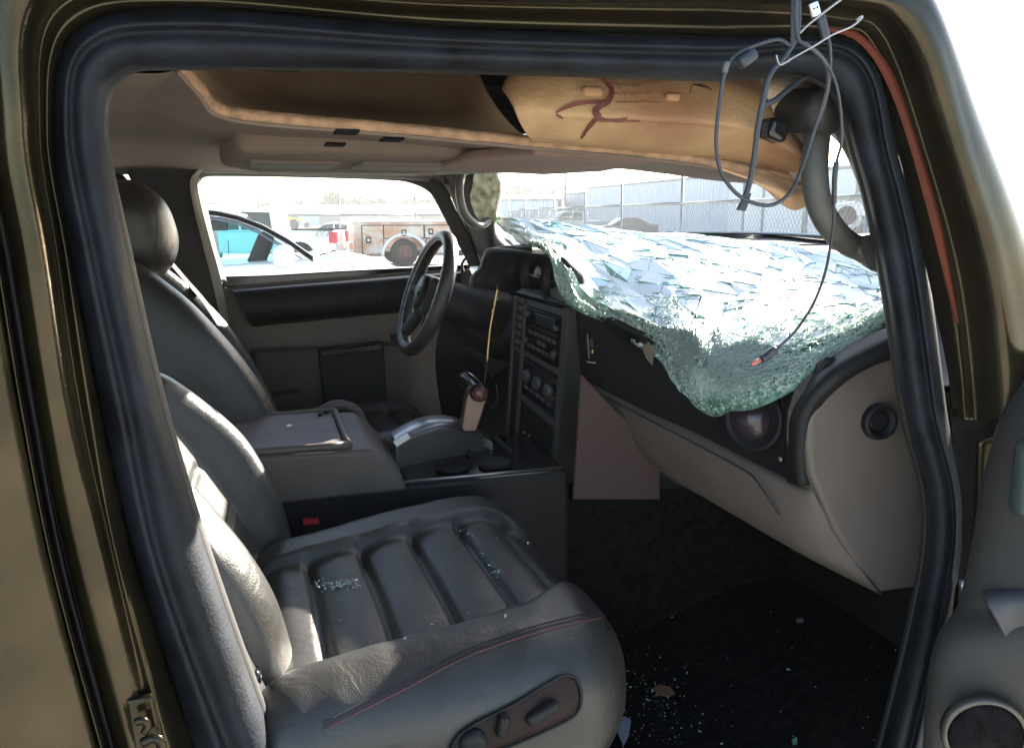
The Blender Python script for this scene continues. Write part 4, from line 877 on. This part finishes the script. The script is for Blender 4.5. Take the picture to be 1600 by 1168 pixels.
roofw = mat('pale_roof', (.60,.61,.60), .6, var=.05)
def shed(name, label, u0, d0, u1, d1, z0, z1, mt, deep, group=None, rise=.6, pitch=.45):
    b_ = empty(name, (0,0,0), label=label, cat='building', group=group)
    a, c = G(u0, d0), G(u1, d1); ribbed('wall', a, c, z0, z1, mt, b_, pitch)
    back_ = fh * deep + _r * (deep * .1)
    ribbed('side_wall', a, a + back_, z0, z0, mt, b_, pitch); ribbed('side_wall', c, c + back_, z1, z1, mt, b_, pitch)
    o = V((0,0,1))
    obj('roof', [a + o*z0 - fh*.15, c + o*z1 - fh*.15, c + back_*.5 + o*(z1+rise), a + back_*.5 + o*(z0+rise), c + back_ + o*z1, a + back_ + o*z0], [(0,1,2,3),(3,2,4,5)], roofw, b_, smooth=False, solid=.12, off=0)
    tube('gutter', [a + o*(z0-.02) - fh*.2, c + o*(z1-.02) - fh*.2], .09, steel, b_, n=2, seg=8)
    return b_
shed('warehouse', 'large grey ribbed metal warehouse behind the dark sedan', 915, 82, 1152, 55, HZ(295,82), HZ(273,55), grey_wall, 30)
w2 = shed('warehouse', 'pale panelled warehouse at the right, seen below the torn headliner and through the grab handle', 1158, 50, 1336, 40, HZ(274,50), HZ(262,40), pale_wall, 12, pitch=1.4)
for u, d in ((1182,48.4),(1245,44.6)):
    q = G(u, d); tube('downpipe', [q - fh*.25, q - fh*.25 + V((0,0,4.0))], .07, steel, w2, n=2)
shed('low_shed', 'low pale blue shed left of the tall lamp pole', 760, 92, 876, 86, HZ(313,92), HZ(312,86), grey_wall, 14)
shed('low_shed', 'pale shed with sloping roof between the lamp pole and the grey warehouse', 862, 99, 930, 97, HZ(306,99), HZ(300,97), pale_wall, 20)
tanw = mat('tan_block_wall', (.32,.28,.24), .8, bump=.3, bscale=3)
ln = empty('long_building', (0,0,0), label='long low tan building with pale blue roller doors behind the fence at left', cat='building')
a, c = G(405, 122), G(692, 112); za = HZ(334, 117)
dirv = (c - a).normalized()
hexa('wall', [a, c, c+fh*10, a+fh*10, a+V((0,0,za)), c+V((0,0,za)), c+fh*10+V((0,0,za)), a+fh*10+V((0,0,za))], tanw, ln)
hexa('roof', [a+V((0,0,za))-fh*.6, c+V((0,0,za))-fh*.6+dirv*.5, c+V((0,0,za+.3))+fh*12, a+V((0,0,za+.3))+fh*12, a+V((0,0,za+.35))-fh*.6, c+V((0,0,za+.35))-fh*.6+dirv*.5, c+V((0,0,za+1.3))+fh*8, a+V((0,0,za+1.3))+fh*8], roofw, ln)
bluew = mat('pale_blue_door', (.42,.55,.68), .6)
for u0, u1, m_, vt in ((412,430,bluew,338),(476,510,bluew,338),(556,588,roofw,337),(633,662,roofw,337),(600,612,roofw,344)):
    f0, f1 = (u0-405)/287, (u1-405)/287; p0, p1 = a.lerp(c, f0) - fh*.05, a.lerp(c, f1) - fh*.05
    d_ = prism('roller_door', [p0, p1, p1+V((0,0,za*.9)), p0+V((0,0,za*.9))], -fh*.06, m_, ln, bevel=.01)
    for k in range(1, 6): z = za*.9*k/6; prism('door_slat', [p0+V((0,0,z)), p1+V((0,0,z)), p1+V((0,0,z+.03)), p0+V((0,0,z+.03))], -fh*.09, steel, d_, bevel=0)
    if m_ is roofw and u0 < 600 or u0 == 633: prism('open_doorway', [p0+V((0,0,.0))-fh*.1, p1-fh*.1, p1+V((0,0,za*.5))-fh*.1, p0+V((0,0,za*.5))-fh*.1], -fh*.02, dark, d_, bevel=0)
o1_ = empty('small_building', (0,0,0), label='white building with a thin red eave line far left above the white car', cat='building')
a, c = G(250, 75), G(357, 75); z = HZ(319, 75)
hexa('wall', [a, c, c+fh*8, a+fh*8, a+V((0,0,z)), c+V((0,0,z)), c+fh*8+V((0,0,z)), a+fh*8+V((0,0,z))], roofw, o1_)
hexa('eave', [a+V((0,0,z))-fh*.2, c+V((0,0,z))-fh*.2, c+V((0,0,z))+fh*8, a+V((0,0,z))+fh*8, a+V((0,0,z+.10))-fh*.2, c+V((0,0,z+.10))-fh*.2, c+V((0,0,z+.1))+fh*8, a+V((0,0,z+.1))+fh*8], mat('faded_red', (.45,.18,.18), .6), o1_)
o2_ = empty('storage_container', (0,0,0), label='pale blue container seen through the rear side window', cat='container')
a, c = G(60, 24), G(205, 24); z = HZ(291, 24)
ribbed('wall', a, c, z, z, mat('container_blue', (.25,.50,.58), .6), o2_, .4); hexa('container_roof', [a+V((0,0,z-.1)), c+V((0,0,z-.1)), c+fh*3+V((0,0,z-.1)), a+fh*3+V((0,0,z-.1)), a+V((0,0,z)), c+V((0,0,z)), c+fh*3+V((0,0,z)), a+fh*3+V((0,0,z))], MATS['container_blue'], o2_)
# lamp pole
lp = empty('lamp_pole', G(881, 66), label='tall grey lamp pole standing behind the fence near the windscreen visor', cat='pole')
q = G(881, 66); tube('pole', [q, q + V((0,0,9))], [.11, .07], steel, lp, n=2, seg=12); box('lamp_head', (q.x-.5,q.y-.15,8.95), (q.x+.5,q.y+.15,9.1), steel, lp, bevel=.03)
# yellow loader
yel = mat('safety_yellow', (.62,.42,.03), .5)
yl = empty('yellow_loader', (0,0,0), label='small yellow loader parked before the long tan building', cat='loader')
q = G(452, 90)
def yb(n_, a, b_, m_, p=yl, **k): return box(n_, (q.x+a[0], q.y+a[1], a[2]), (q.x+b_[0], q.y+b_[1], b_[2]), m_, p, bevel=.05, **k)
yb('chassis', (-1.2,-.6,.5), (1.2,.6,1.0), yel); yb('cab_roof', (-.5,-.55,1.75), (.6,.55,1.85), yel)
for sx in (-.45,.5):
    for sy in (-.5,.5): tube('cab_post', [V((q.x+sx,q.y+sy,1.0)), V((q.x+sx,q.y+sy,1.76))], .05, yel, yl, n=2)
tube('lift_arm', [V((q.x+.6,q.y-.6,1.1)), V((q.x+1.6,q.y-.6,1.0)), V((q.x+2.0,q.y-.6,.5))], .09, yel, yl, n=8); yb('bucket', (1.9,-.8,.15), (2.4,.8,.7), dark)
for sx in (-.8,.8): lathe('wheel', [(.5,-.15),(.55,-.1),(.55,.1),(.5,.15)], (q.x+sx,q.y-.65,.5), (0,1,0), tyre, yl)
for u, d, s, lab in ((1237, 47, .7, 'yellow tank on the ground in front of the pale warehouse'), (1122, 62, .55, 'small faded yellow box at the foot of the grey warehouse')):
    yt = empty('yellow_tank', (0,0,0), label=lab, cat='tank'); q = G(u, d, .45)
    rbox('tank_body', (s, s*.7, s*.55), s*.12, (8,6,6), yel if s > .6 else mat('faded_yellow', (.45,.36,.18), .7), yt, xf=Matrix.Translation(q + V((0,0,s*.4))))
    for k in (-1, 1): box('skid', (q.x+k*s*.35-.04,q.y-s*.35,.0), (q.x+k*s*.35+.04,q.y+s*.35,.46+s*.1), yel, yt); rbox('lug', (s*.16,s*.2,s*.2), s*.05, (4,4,4), yel, yt, xf=Matrix.Translation(q + V((k*s*.55,0,s*.45))))
# scrapped cars past the warehouse end
for (u, d, z, rz, lab, m_) in ((1352, 36, 0, 150, 'dark scrapped car at the bottom of the pile seen through the grab handle', darkp), (1356, 36, 1.25, 158, 'silver scrapped car stacked on top of the pile seen through the grab handle', silverp)):
    c_ = car('scrapped_car', lab, 'car', 'scrapped cars', G(u, d, z), R(rz), sedan_p, sedan_c, sedan_w, 1.8, m_, (1.4,-1.4), .33)
# ---- trees ------------------------------------------------------------------------
leafm = mat('tree_leaves', (.085,.115,.045), .7, 0, 0, 1, .4, .8, col2=(.13,.16,.07)); bark = mat('tree_bark', (.10,.08,.06), .9, bump=.5, bscale=8)
def crown_mesh(seed, Hc, Wc, n_=1700):
    rnd = random.Random(seed); vs = []; fs = []
    lob = [(V((rnd.uniform(-.6,.6)*Wc, rnd.uniform(-.6,.6)*Wc, rnd.uniform(.25,.85)*Hc)), rnd.uniform(.22,.45)*Wc) for _ in range(11)]
    for i in range(n_):
        c, r_ = rnd.choice(lob); d = V((rnd.gauss(0,1), rnd.gauss(0,1), rnd.gauss(0,1))).normalized() * r_ * rnd.uniform(.55, 1.1); p = c + d
        s = rnd.uniform(.12, .26); a = V((rnd.gauss(0,1), rnd.gauss(0,1), rnd.gauss(0,.5))).normalized(); b_ = a.cross(V((rnd.gauss(0,1), rnd.gauss(0,1), rnd.gauss(0,1)))).normalized()
        k = len(vs); vs += [p - a*s - b_*s*.5, p + a*s - b_*s*.5, p + a*s*.7 + b_*s*.6, p - a*s*.7 + b_*s*.6]; fs.append((k,k+1,k+2,k+3))
    return mesh('crown', vs, fs)
cms = [crown_mesh(s, 6, 3.2) for s in (3, 8, 21)]
for m_ in cms: m_.materials.append(leafm)
TR = [(432,170,318),(470,175,317),(512,165,312),(532,150,299),(552,165,308),(590,180,311),(625,175,312),(660,170,308),(694,175,311),(795,150,297),(822,150,296),(850,155,298),(878,160,297),(905,165,299),(1348,70,268)]
labs = ['leftmost low tree above the long tan building','second low tree from the left above the long tan building','rounded tree left of the tall pointed tree','tall pointed tree rising behind the fence post','rounded tree right of the tall pointed tree','low tree above the middle of the long building','low tree behind the left end of the rusty service truck','tree behind the middle of the rusty service truck','tree beside the far front pillar','tree nearest the broken windscreen edge','second tree right of the far front pillar','third tree right of the far front pillar','tree directly behind the lamp pole','tree touching the left corner of the grey warehouse','hazy tree seen through the near grab handle']
for i, (u, d, v) in enumerate(TR):
    hh = HZ(v, d); t_ = empty('tree', G(u, d), label=labs[i], cat='tree', group='trees beyond the buildings')
    cm = bpy.data.objects.new('crown', cms[i % 3]); COL.objects.link(cm); cm.parent = t_; cm.scale = (1.9 if u != 532 else .8, 1.9 if u != 532 else .8, hh/5.6); cm.rotation_euler = (0, 0, i * 1.3)
    base = G(u, d); tube('trunk', [base, base + V((.1,0,hh*.3)), base + V((0,.1,hh*.6))], [.25,.2,.1], bark, t_, n=3, seg=8)
# ================================================================ loose things in the suv
# ---- fallen, shattered windscreen -------------------------------------------------
WS = [[(772,346,2.52),(835,346,2.42),(900,358,2.32),(1000,366,2.2),(1130,378,2.0),(1250,392,1.75),(1396,422,1.32)],
      [(792,364,2.45),(850,366,2.3),(940,380,2.15),(1050,392,2.0),(1180,402,1.8),(1290,418,1.58),(1402,446,1.25)],
      [(812,382,2.34),(868,386,2.1),(950,415,2.0),(1060,430,1.8),(1180,444,1.62),(1300,460,1.42),(1406,470,1.2)],
      [(832,384,2.2),(880,404,1.96),(940,452,1.92),(1050,478,1.65),(1160,494,1.47),(1285,500,1.28),(1408,480,1.16)],
      [(846,388,2.06),(886,424,1.88),(920,474,1.84),(1025,512,1.56),(1120,545,1.34),(1250,548,1.18),(1405,486,1.12)],
      [(856,398,1.95),(889,450,1.84),(928,500,1.78),(1040,545,1.50),(1095,590,1.30),(1225,592,1.14),(1403,490,1.10)],
      [(862,412,1.90),(888,476,1.82),(1000,528,1.62),(1052,592,1.42),(1100,646,1.28),(1220,620,1.13),(1400,496,1.09)]]
ws = empty('shattered_windscreen', P(1100, 500, 1.6), label='shattered greenish windscreen glass sagging over the dashboard', cat='windscreen')
def ggl(name, col, rough, trans, sp=.5, var=.1, vs=30):
    m = mat(name, col, rough, 0, .25, 260, var, vs, trans=trans, spec=sp, ior=1.45); return m
glm = ggl('laminated_glass', (.93,.95,.93), .35, .05, .8, .03); gle = ggl('green_glass_edge', (.30,.62,.48), .2, .3, .6); glt = ggl('teal_clear_glass', (.42,.76,.68), .10, .45, .8)
gfm = mat('crushed_glass', (.42,.58,.50), .3, 0, .6, 500, .45, 160, trans=.45, spec=.8, ior=1.45, col2=(.74,.82,.76)); gfd = mat('crushed_glass_green', (.06,.26,.16), .3, 0, .6, 500, .4, 120, trans=.4, spec=.7, ior=1.45, col2=(.22,.46,.34))
WN_, WM_ = 241, 121
WG = loft_grid([PP(c) for c in WS], WN_, WM_)
def wsp(s, t, lift=0):
    s = max(0, min(1, s)); t = max(0, min(1, t)); x = s * (WN_ - 1); y = t * (WM_ - 1); i = min(int(x), WN_ - 2); j = min(int(y), WM_ - 2); fx, fy = x - i, y - j
    p = WG[j][i].lerp(WG[j][i+1], fx).lerp(WG[j+1][i].lerp(WG[j+1][i+1], fx), fy)
    w = .012 * noise.noise(V((s*9, t*6, 0))) + .007 * noise.noise(V((s*25, t*16, 5)))
    return p + V((0, 0, w + lift))
rnd = random.Random(11)
def shard(poly, th=.0035):
    n_ = len(poly); nn = (poly[1]-poly[0]).cross(poly[2]-poly[0]); 
    if nn.length < 1e-9: return None
    nn.normalize(); nn = nn if nn.z > 0 else -nn
    vs = [p for p in poly] + [p + nn*th for p in poly]
    fs = [tuple(range(n_))[::-1], tuple(range(n_, 2*n_))] + [(i, (i+1) % n_, n_+(i+1) % n_, n_+i) for i in range(n_)]
    return vs, fs
def tiltp(poly, amp, shrink=.96):
    c = sum(poly, V()) / len(poly); ax = V((rnd.gauss(0,1), rnd.gauss(0,1), rnd.gauss(0,.2))).normalized(); Rm = Matrix.Rotation(rnd.gauss(0, amp), 3, ax)
    return [c + Rm @ ((p - c) * shrink) for p in poly]
# big plates: jittered lattice, some cells cut across
NS, NT = 21, 11
lat = {}
for i in range(NS + 1):
    for j in range(NT + 1):
        s = i / NS; t = j / NT * .66
        if 0 < i < NS: s += rnd.uniform(-.42, .42) / NS
        if 0 < j < NT: t += rnd.uniform(-.42, .42) / NT * .66
        lat[i, j] = (s, t)
cnt = 0
for i in range(NS):
    for j in range(NT):
        c4 = [lat[i, j], lat[i+1, j], lat[i+1, j+1], lat[i, j+1]]
        sm = sum(c[0] for c in c4)/4; tm = sum(c[1] for c in c4)/4
        polys = [c4]
        if rnd.random() < .25: polys = [[c4[0], c4[1], c4[2]], [c4[0], c4[2], c4[3]]]
        for pl_ in polys:
            if cnt >= 292: continue
            pp = tiltp([wsp(a, b, .006 + .004 * rnd.random()) for a, b in pl_], R(1.0) + R(3.5) * (tm > .5), .996)
            r_ = shard(pp)
            if not r_: continue
            tealy = noise.noise(V((sm*5.5, tm*7, 9))) > .24 or (rnd.random() < .05)
            me = mesh('shard', *r_); me.materials.append(glt if tealy else glm); me.materials.append(gle)
            for k, p in enumerate(me.polygons): p.material_index = 0 if k < 2 else 1
            o = bpy.data.objects.new('glass_shard', me); COL.objects.link(o); o.parent = ws; o.matrix_parent_inverse = ws.matrix_basis.inverted(); cnt += 1
# the limp inner film that holds the pieces
filmm = mat('cloudy_film', (.06,.17,.115), .3, 0, 1., 110, .4, 60, trans=.4, kind='leather', col2=(.22,.36,.28))
film = grid_obj('plastic_film', [[wsp(i/120, j/60) for i in range(121)] for j in range(61)], filmm, ws)
# crushed part: small cubes and splinters along the drape and the left edge
def crumb(s, t, a, amp, lift): 
    k = rnd.choice((3, 4, 4)); ph = rnd.random() * 6.28; el = rnd.uniform(.5, 1.7)
    p0 = wsp(s, t, lift); du = (wsp(s+.004, t, lift) - p0).normalized(); dv_ = (wsp(s, t+.008, lift) - p0); dv_ = (dv_ - du*dv_.dot(du)).normalized()
    poly = [p0 + du*a*el*math.cos(ph+6.28*i/k) + dv_*a/el*math.sin(ph+6.28*i/k) for i in range(k)]
    return shard(tiltp(poly, amp, 1), a*.45)
groups = {0: [], 1: [], 2: []}
for i in range(8500):
    s = rnd.random(); t = rnd.betavariate(3.0, 1.1)
    if i < 1800: s = abs(rnd.gauss(0, .13)); t = rnd.uniform(.15, .95)
    if t < .50 and rnd.random() < .55 and s > .22: continue
    r_ = crumb(s, t, rnd.uniform(.0010, .0040), R(30), .006 + rnd.random()*.006)
    if r_: groups[0 if rnd.random() < .55 else 1].append(r_)
for i in range(12000):     # radiating splinters of the star where something struck, and random cracks
    star = rnd.random() < .65
    c = (.66, .80) if rnd.random() < .6 else (.20, .62)
    if star: an = rnd.uniform(0, 6.28); rr_ = rnd.uniform(.02, .15); a = (c[0]+rr_*math.cos(an), c[1]+rr_*1.2*math.sin(an)); L_ = rnd.uniform(.008, .035); b_ = (a[0]+L_*math.cos(an+rnd.gauss(0,.15)), a[1]+L_*1.2*math.sin(an+rnd.gauss(0,.15)))
    else: a = (rnd.random(), rnd.uniform(.5, 1)); an = rnd.uniform(0, 6.28); b_ = (a[0]+.015*math.cos(an), a[1]+.025*math.sin(an))
    if not (0 < a[0] < 1 and 0 < a[1] < 1): continue
    groups[2].append(tube_m([wsp(*a, .010+rnd.random()*.006), wsp(*b_, .010+rnd.random()*.008)], rnd.uniform(.0004,.0011), 3))
for k, m_ in ((0, gfm), (1, gfd), (2, gfm)):
    v_, f_ = join(groups[k]); o = obj('glass_crumbs' if k < 2 else 'glass_splinters', v_, f_, m_, ws, smooth=False); tag(o, kind='stuff')
# cracks over the plates
ck = []
for i in range(260):
    s, t = rnd.random(), rnd.uniform(.03, .66); an = rnd.uniform(-.5, .5) + (1.57 if rnd.random() < .25 else 0); L_ = rnd.uniform(.02, .09); pts = []
    for k in range(5): pts.append(wsp(s, t, .0125)); s += L_/4*math.cos(an); t += L_/4*math.sin(an); an += rnd.gauss(0, .25)
    ck.append(tube_m(pts, rnd.uniform(.0004, .0011), 4))
v_, f_ = join(ck); o = obj('crack_lines', v_, f_, mat('crack_green', (.05,.20,.15), .3), ws, smooth=False); tag(o, kind='stuff')
# torn film rags at the edge
for px in ([(1014,534,1.5),(1022,548,1.49),(1020,572,1.49),(1010,560,1.5),(1004,545,1.51)], [(886,455,1.86),(893,462,1.85),(892,478,1.85),(884,470,1.86)]):
    prism('film_rag', PP(px), V((0,.003,.001)), mat('film_rag', (.13,.095,.075), .6, trans=.2), ws, bevel=0)
# ---- cables -------------------------------------------------------------------------
def cable(name, label, px, r_, n=90, cat='cable', **k):
    e = empty(name, P(*px[0]), label=label, cat=cat, group='cables hanging from the roof'); o = tube('jacket', PP(px), r_, cablem, e, n=n, seg=10, **k); return e
YC = .80
c1 = cable('hanging_cable', 'dark cable hanging in a big oval loop from the top of the door opening', [(1240,-25,YC),(1238,30,YC),(1236,70,YC),(1215,62,YC),(1165,78,YC),(1136,104,YC),(1124,165,YC),(1119,225,YC),(1128,272,YC),(1158,308,YC),(1200,321,YC),(1232,304,YC+.01),(1252,264,YC+.02),(1272,205,YC+.02),(1292,140,YC+.01),(1290,100,YC),(1262,72,YC-.01),(1247,60,YC-.01),(1243,10,YC-.01),(1246,-25,YC)], .0021)
rbox('cable_plug', (.022,.012,.012), .004, (6,5,5), cablem, c1, xf=Matrix.Translation(P(1168,92,YC-.005)) @ Matrix.Rotation(R(-35),4,'Y'))
tube('taped_joint', PP([(1137,98,YC),(1134,106,YC),(1132,114,YC)]), .0032, mat('tape', (.12,.12,.11), .7), c1, n=6)
c2 = cable('hanging_wire_bundle', 'thick taped dark cable hanging straight down with a cut flared end', [(1247,-20,YC+.04),(1246,50,YC+.04),(1225,90,YC+.03),(1204,115,YC+.02),(1194,150,YC+.02),(1184,200,YC+.02),(1178,250,YC+.02),(1170,290,YC+.02),(1164,308,YC+.02)], .0032)
prism('cut_end', PP([(1168,300,.822),(1175,302,.822),(1166,330,.822),(1152,328,.822)]), V((0,.004,0)), cablem, c2, bevel=.001)
cable('stray_wire', 'short dark wire running up to the right behind the looped cable', [(1194,164,.86),(1212,156,.87),(1234,138,.89),(1256,122,.92),(1276,115,.95)], .0034, n=30)
c3 = cable('phone_cable', 'long thin charging cable hanging down over the broken glass with a red tipped plug', [(1256,66,YC),(1282,86,YC),(1304,125,YC),(1313,170,YC),(1315,220,YC),(1308,250,YC),(1304,280,YC),(1303,330,YC+.01),(1298,380,YC+.03),(1288,430,YC+.05),(1268,480,YC+.07),(1240,520,YC+.09),(1212,546,YC+.10)], .0017, n=110)
tube('cable_sleeve', PP([(1307,254,YC),(1304,280,YC),(1303,318,YC+.01)]), .003, cablem, c3, n=10)
tube('plug_body', PP([(1214,544,.90),(1200,555,.905),(1190,561,.905)]), [.003]+[.0055]*8+[.004], cablem, c3, n=10)
tube('plug_tip', PP([(1188,562,.905),(1174,569,.905)]), .0028, mat('plug_red', (.45,.12,.10), .35), c3, n=3)
c4 = empty('usb_cable', P(1275,15,YC), label='cable with a white flat rectangular plug pointing up at the top of the door opening', cat='cable')
tube('jacket', PP([(1292,50,YC),(1297,75,YC+.0),(1297,110,YC+.01),(1292,150,YC+.02),(1280,190,YC+.03)]), .0017, cablem, c4, n=30)
q = P(1281,33,YC); tx = Matrix.Translation(q) @ Matrix.Rotation(R(-22),4,'Y')
rbox('plug_grip', (.010,.006,.024), .002, (5,4,7), cablem, c4, xf=Matrix.Translation(P(1286,42,YC)) @ Matrix.Rotation(R(-22),4,'Y'))
pt = rbox('plug_shell', (.0105,.004,.014), .0008, (4,3,4), mat('plug_metal', (.75,.78,.80), .25, .3), c4, xf=Matrix.Translation(P(1273,15,YC)) @ Matrix.Rotation(R(-22),4,'Y'))
for dx in (-.0022, .0022):
    w_ = Matrix.Translation(P(1273,15,YC)) @ Matrix.Rotation(R(-22),4,'Y') @ Matrix.Translation(V((dx,-.0021,.001)))
    rbox('shell_window', (.002,.0004,.002), .0001, (2,2,2), blackg, c4, xf=w_)
fw = empty('wire_clip', P(1230,90,YC), label='thin silver wire clip crossing the cables at the top right of the opening', cat='clip')
tube('clip_wire', PP([(1213,86,.79),(1216,98,.79),(1222,101,.79),(1240,90,.785),(1272,72,.78),(1300,55,.78),(1330,42,.78),(1345,30,.78),(1346,26,.78),(1338,32,.78)]), .0011, silver, fw, n=60, seg=6)
tube('clip_wire', PP([(1222,100,.79),(1232,96,.79),(1234,91,.79)]), .0011, silver, fw, n=10, seg=6)
tube('clip_wire', PP([(1250,52,.78),(1264,38,.78),(1300,10,.78),(1330,-12,.78)]), .0012, silver, fw, n=20, seg=6)
# ---- brass rod -----------------------------------------------------------------------
br = empty('brass_rod', P(776,450,2.0), label='thin brass coloured rod standing upright before the instrument hood', cat='rod')
tube('rod', PP([(778,450,2.0),(775,463,2.0),(770,490,2.0),(766,512,2.0),(763,540,2.0),(761,565,2.0)]), .0026, brass, br, n=20)
tube('rod_tip', PP([(779,446,2.0),(777,452,2.0)]), .0034, blackg, br, n=3)
tube('rod_barb', PP([(767,488,1.995),(772,480,1.995),(775,474,1.995)]), .0014, brass, br, n=5)
tube('rod_lead', PP([(761,565,2.0),(758,590,2.0),(757,620,2.0),(770,636,1.98),(778,622,1.96),(775,600,1.96)]), .0014, cablem, br, n=30)
# ---- broken glass on the seat, litter on the floor --------------------------------------
sc_ = surf(ps); parts = []
def crumb_at(p, a):
    vs = [p + V((rnd.uniform(-a,a), rnd.uniform(-a,a), rnd.uniform(0,a*1.4))) for _ in range(4)]
    return vs, [(0,1,2),(0,1,3),(1,2,3),(0,2,3)]
for i in range(230):
    k = rnd.random()
    if k < .62: u = 470 + 100 * rnd.betavariate(3, 2); v = 917 - (u-500)*.10 + rnd.gauss(0, 4)
    elif k < .9: f = rnd.random(); u = 724 + 62*f + rnd.gauss(0, 2); v = 828 + 84*f + rnd.gauss(0, 3)
    else: u = rnd.uniform(520, 900); v = rnd.uniform(820, 1000)
    h = hits(sc_, [(u, v)], .001)
    if h: parts.append(crumb_at(h[0], rnd.uniform(.0012, .0034)))
v_, f_ = join(parts); o = obj('seat_glass', v_, f_, gfm, smooth=False)
tag(o, 'crumbs of green broken glass lying in the seams of the passenger seat', 'broken glass', kind='stuff')
h = hits(sc_, [(826, 852)], .001)
o = obj('glass_chip', *crumb_at(h[0], .005), mat('bright_chip', (.85,.85,.7), .2)); tag(o, 'single bright chip lying near the front edge of the passenger seat', 'chip')
pc = surf(carp); parts = []
for i in range(420):
    if rnd.random() < .8: u = rnd.gauss(1000, 45); v = rnd.gauss(1105, 40) + (u-1000)*.1
    else: u = rnd.uniform(960, 1400); v = rnd.uniform(900, 1168)
    if v > 1200: continue
    h = hits(pc, [(u, v)], .001)
    if h: parts.append(crumb_at(h[0], .0008 + .004 * rnd.random() ** 2.5))
v_, f_ = join(parts); o = obj('floor_glass', v_, f_, gfm, smooth=False); tag(o, 'green glass crumbs scattered over the dark floor carpet', 'broken glass', kind='stuff')
def litter(name, px, m_, label, cat, th=.002):
    pts = hits(pc, px, .004)
    if len(pts) < 3: pts = [Pz(u, v, .69) for u, v in px]
    o = prism(name, pts, V((0,0,th)), m_, bevel=0); tag(o, label, cat)
litter('dry_leaf', [(1020,1078),(1032,1072),(1048,1076),(1055,1086),(1044,1091),(1028,1087)], mat('dry_leaf', (.20,.10,.05), .8), 'dry orange brown leaf lying on the floor carpet', 'leaf')
litter('paper_scrap', [(962,1128),(976,1122),(986,1128),(982,1152),(974,1168),(966,1150)], mat('paper', (.32,.36,.42), .8), 'crumpled pale paper scrap on the floor beside the seat', 'paper')
litter('glass_flake', [(1238,1158),(1246,1154),(1246,1164),(1240,1166)], gfd, 'lone green glass flake near the sill on the floor', 'glass')
litter('white_scrap', [(1244,970),(1254,968),(1256,974),(1247,975)], mat('scrap', (.16,.16,.16), .8), 'tiny pale scrap under the glovebox on the floor', 'scrap')
o = prism('wood_splinter', [Pz(u, v, .70) for u, v in [(1343,1088),(1347,1090),(1348,1105),(1344,1104)]], V((0,0,.004)), mat('splinter', (.16,.12,.07), .8), bevel=0); tag(o, 'small tan splinter on the floor close to the door seal', 'splinter')
bpy.context.view_layer.update()
# ---- air ------------------------------------------------------------------------------
hzm = bpy.data.materials.new('haze'); hzm.use_nodes = True; _t = hzm.node_tree; _t.nodes.remove(_t.nodes['Principled BSDF'])
_v = _t.nodes.new('ShaderNodeVolumePrincipled'); _v.inputs['Color'].default_value = (.9,.93,.95,1); _v.inputs['Density'].default_value = .0010; _v.inputs['Anisotropy'].default_value = .3
_t.links.new(_v.outputs[0], _t.nodes['Material Output'].inputs['Volume'])
hz = box('haze', (-160,-40,-1.), (320,300,9.6), hzm); tag(hz, kind='stuff')
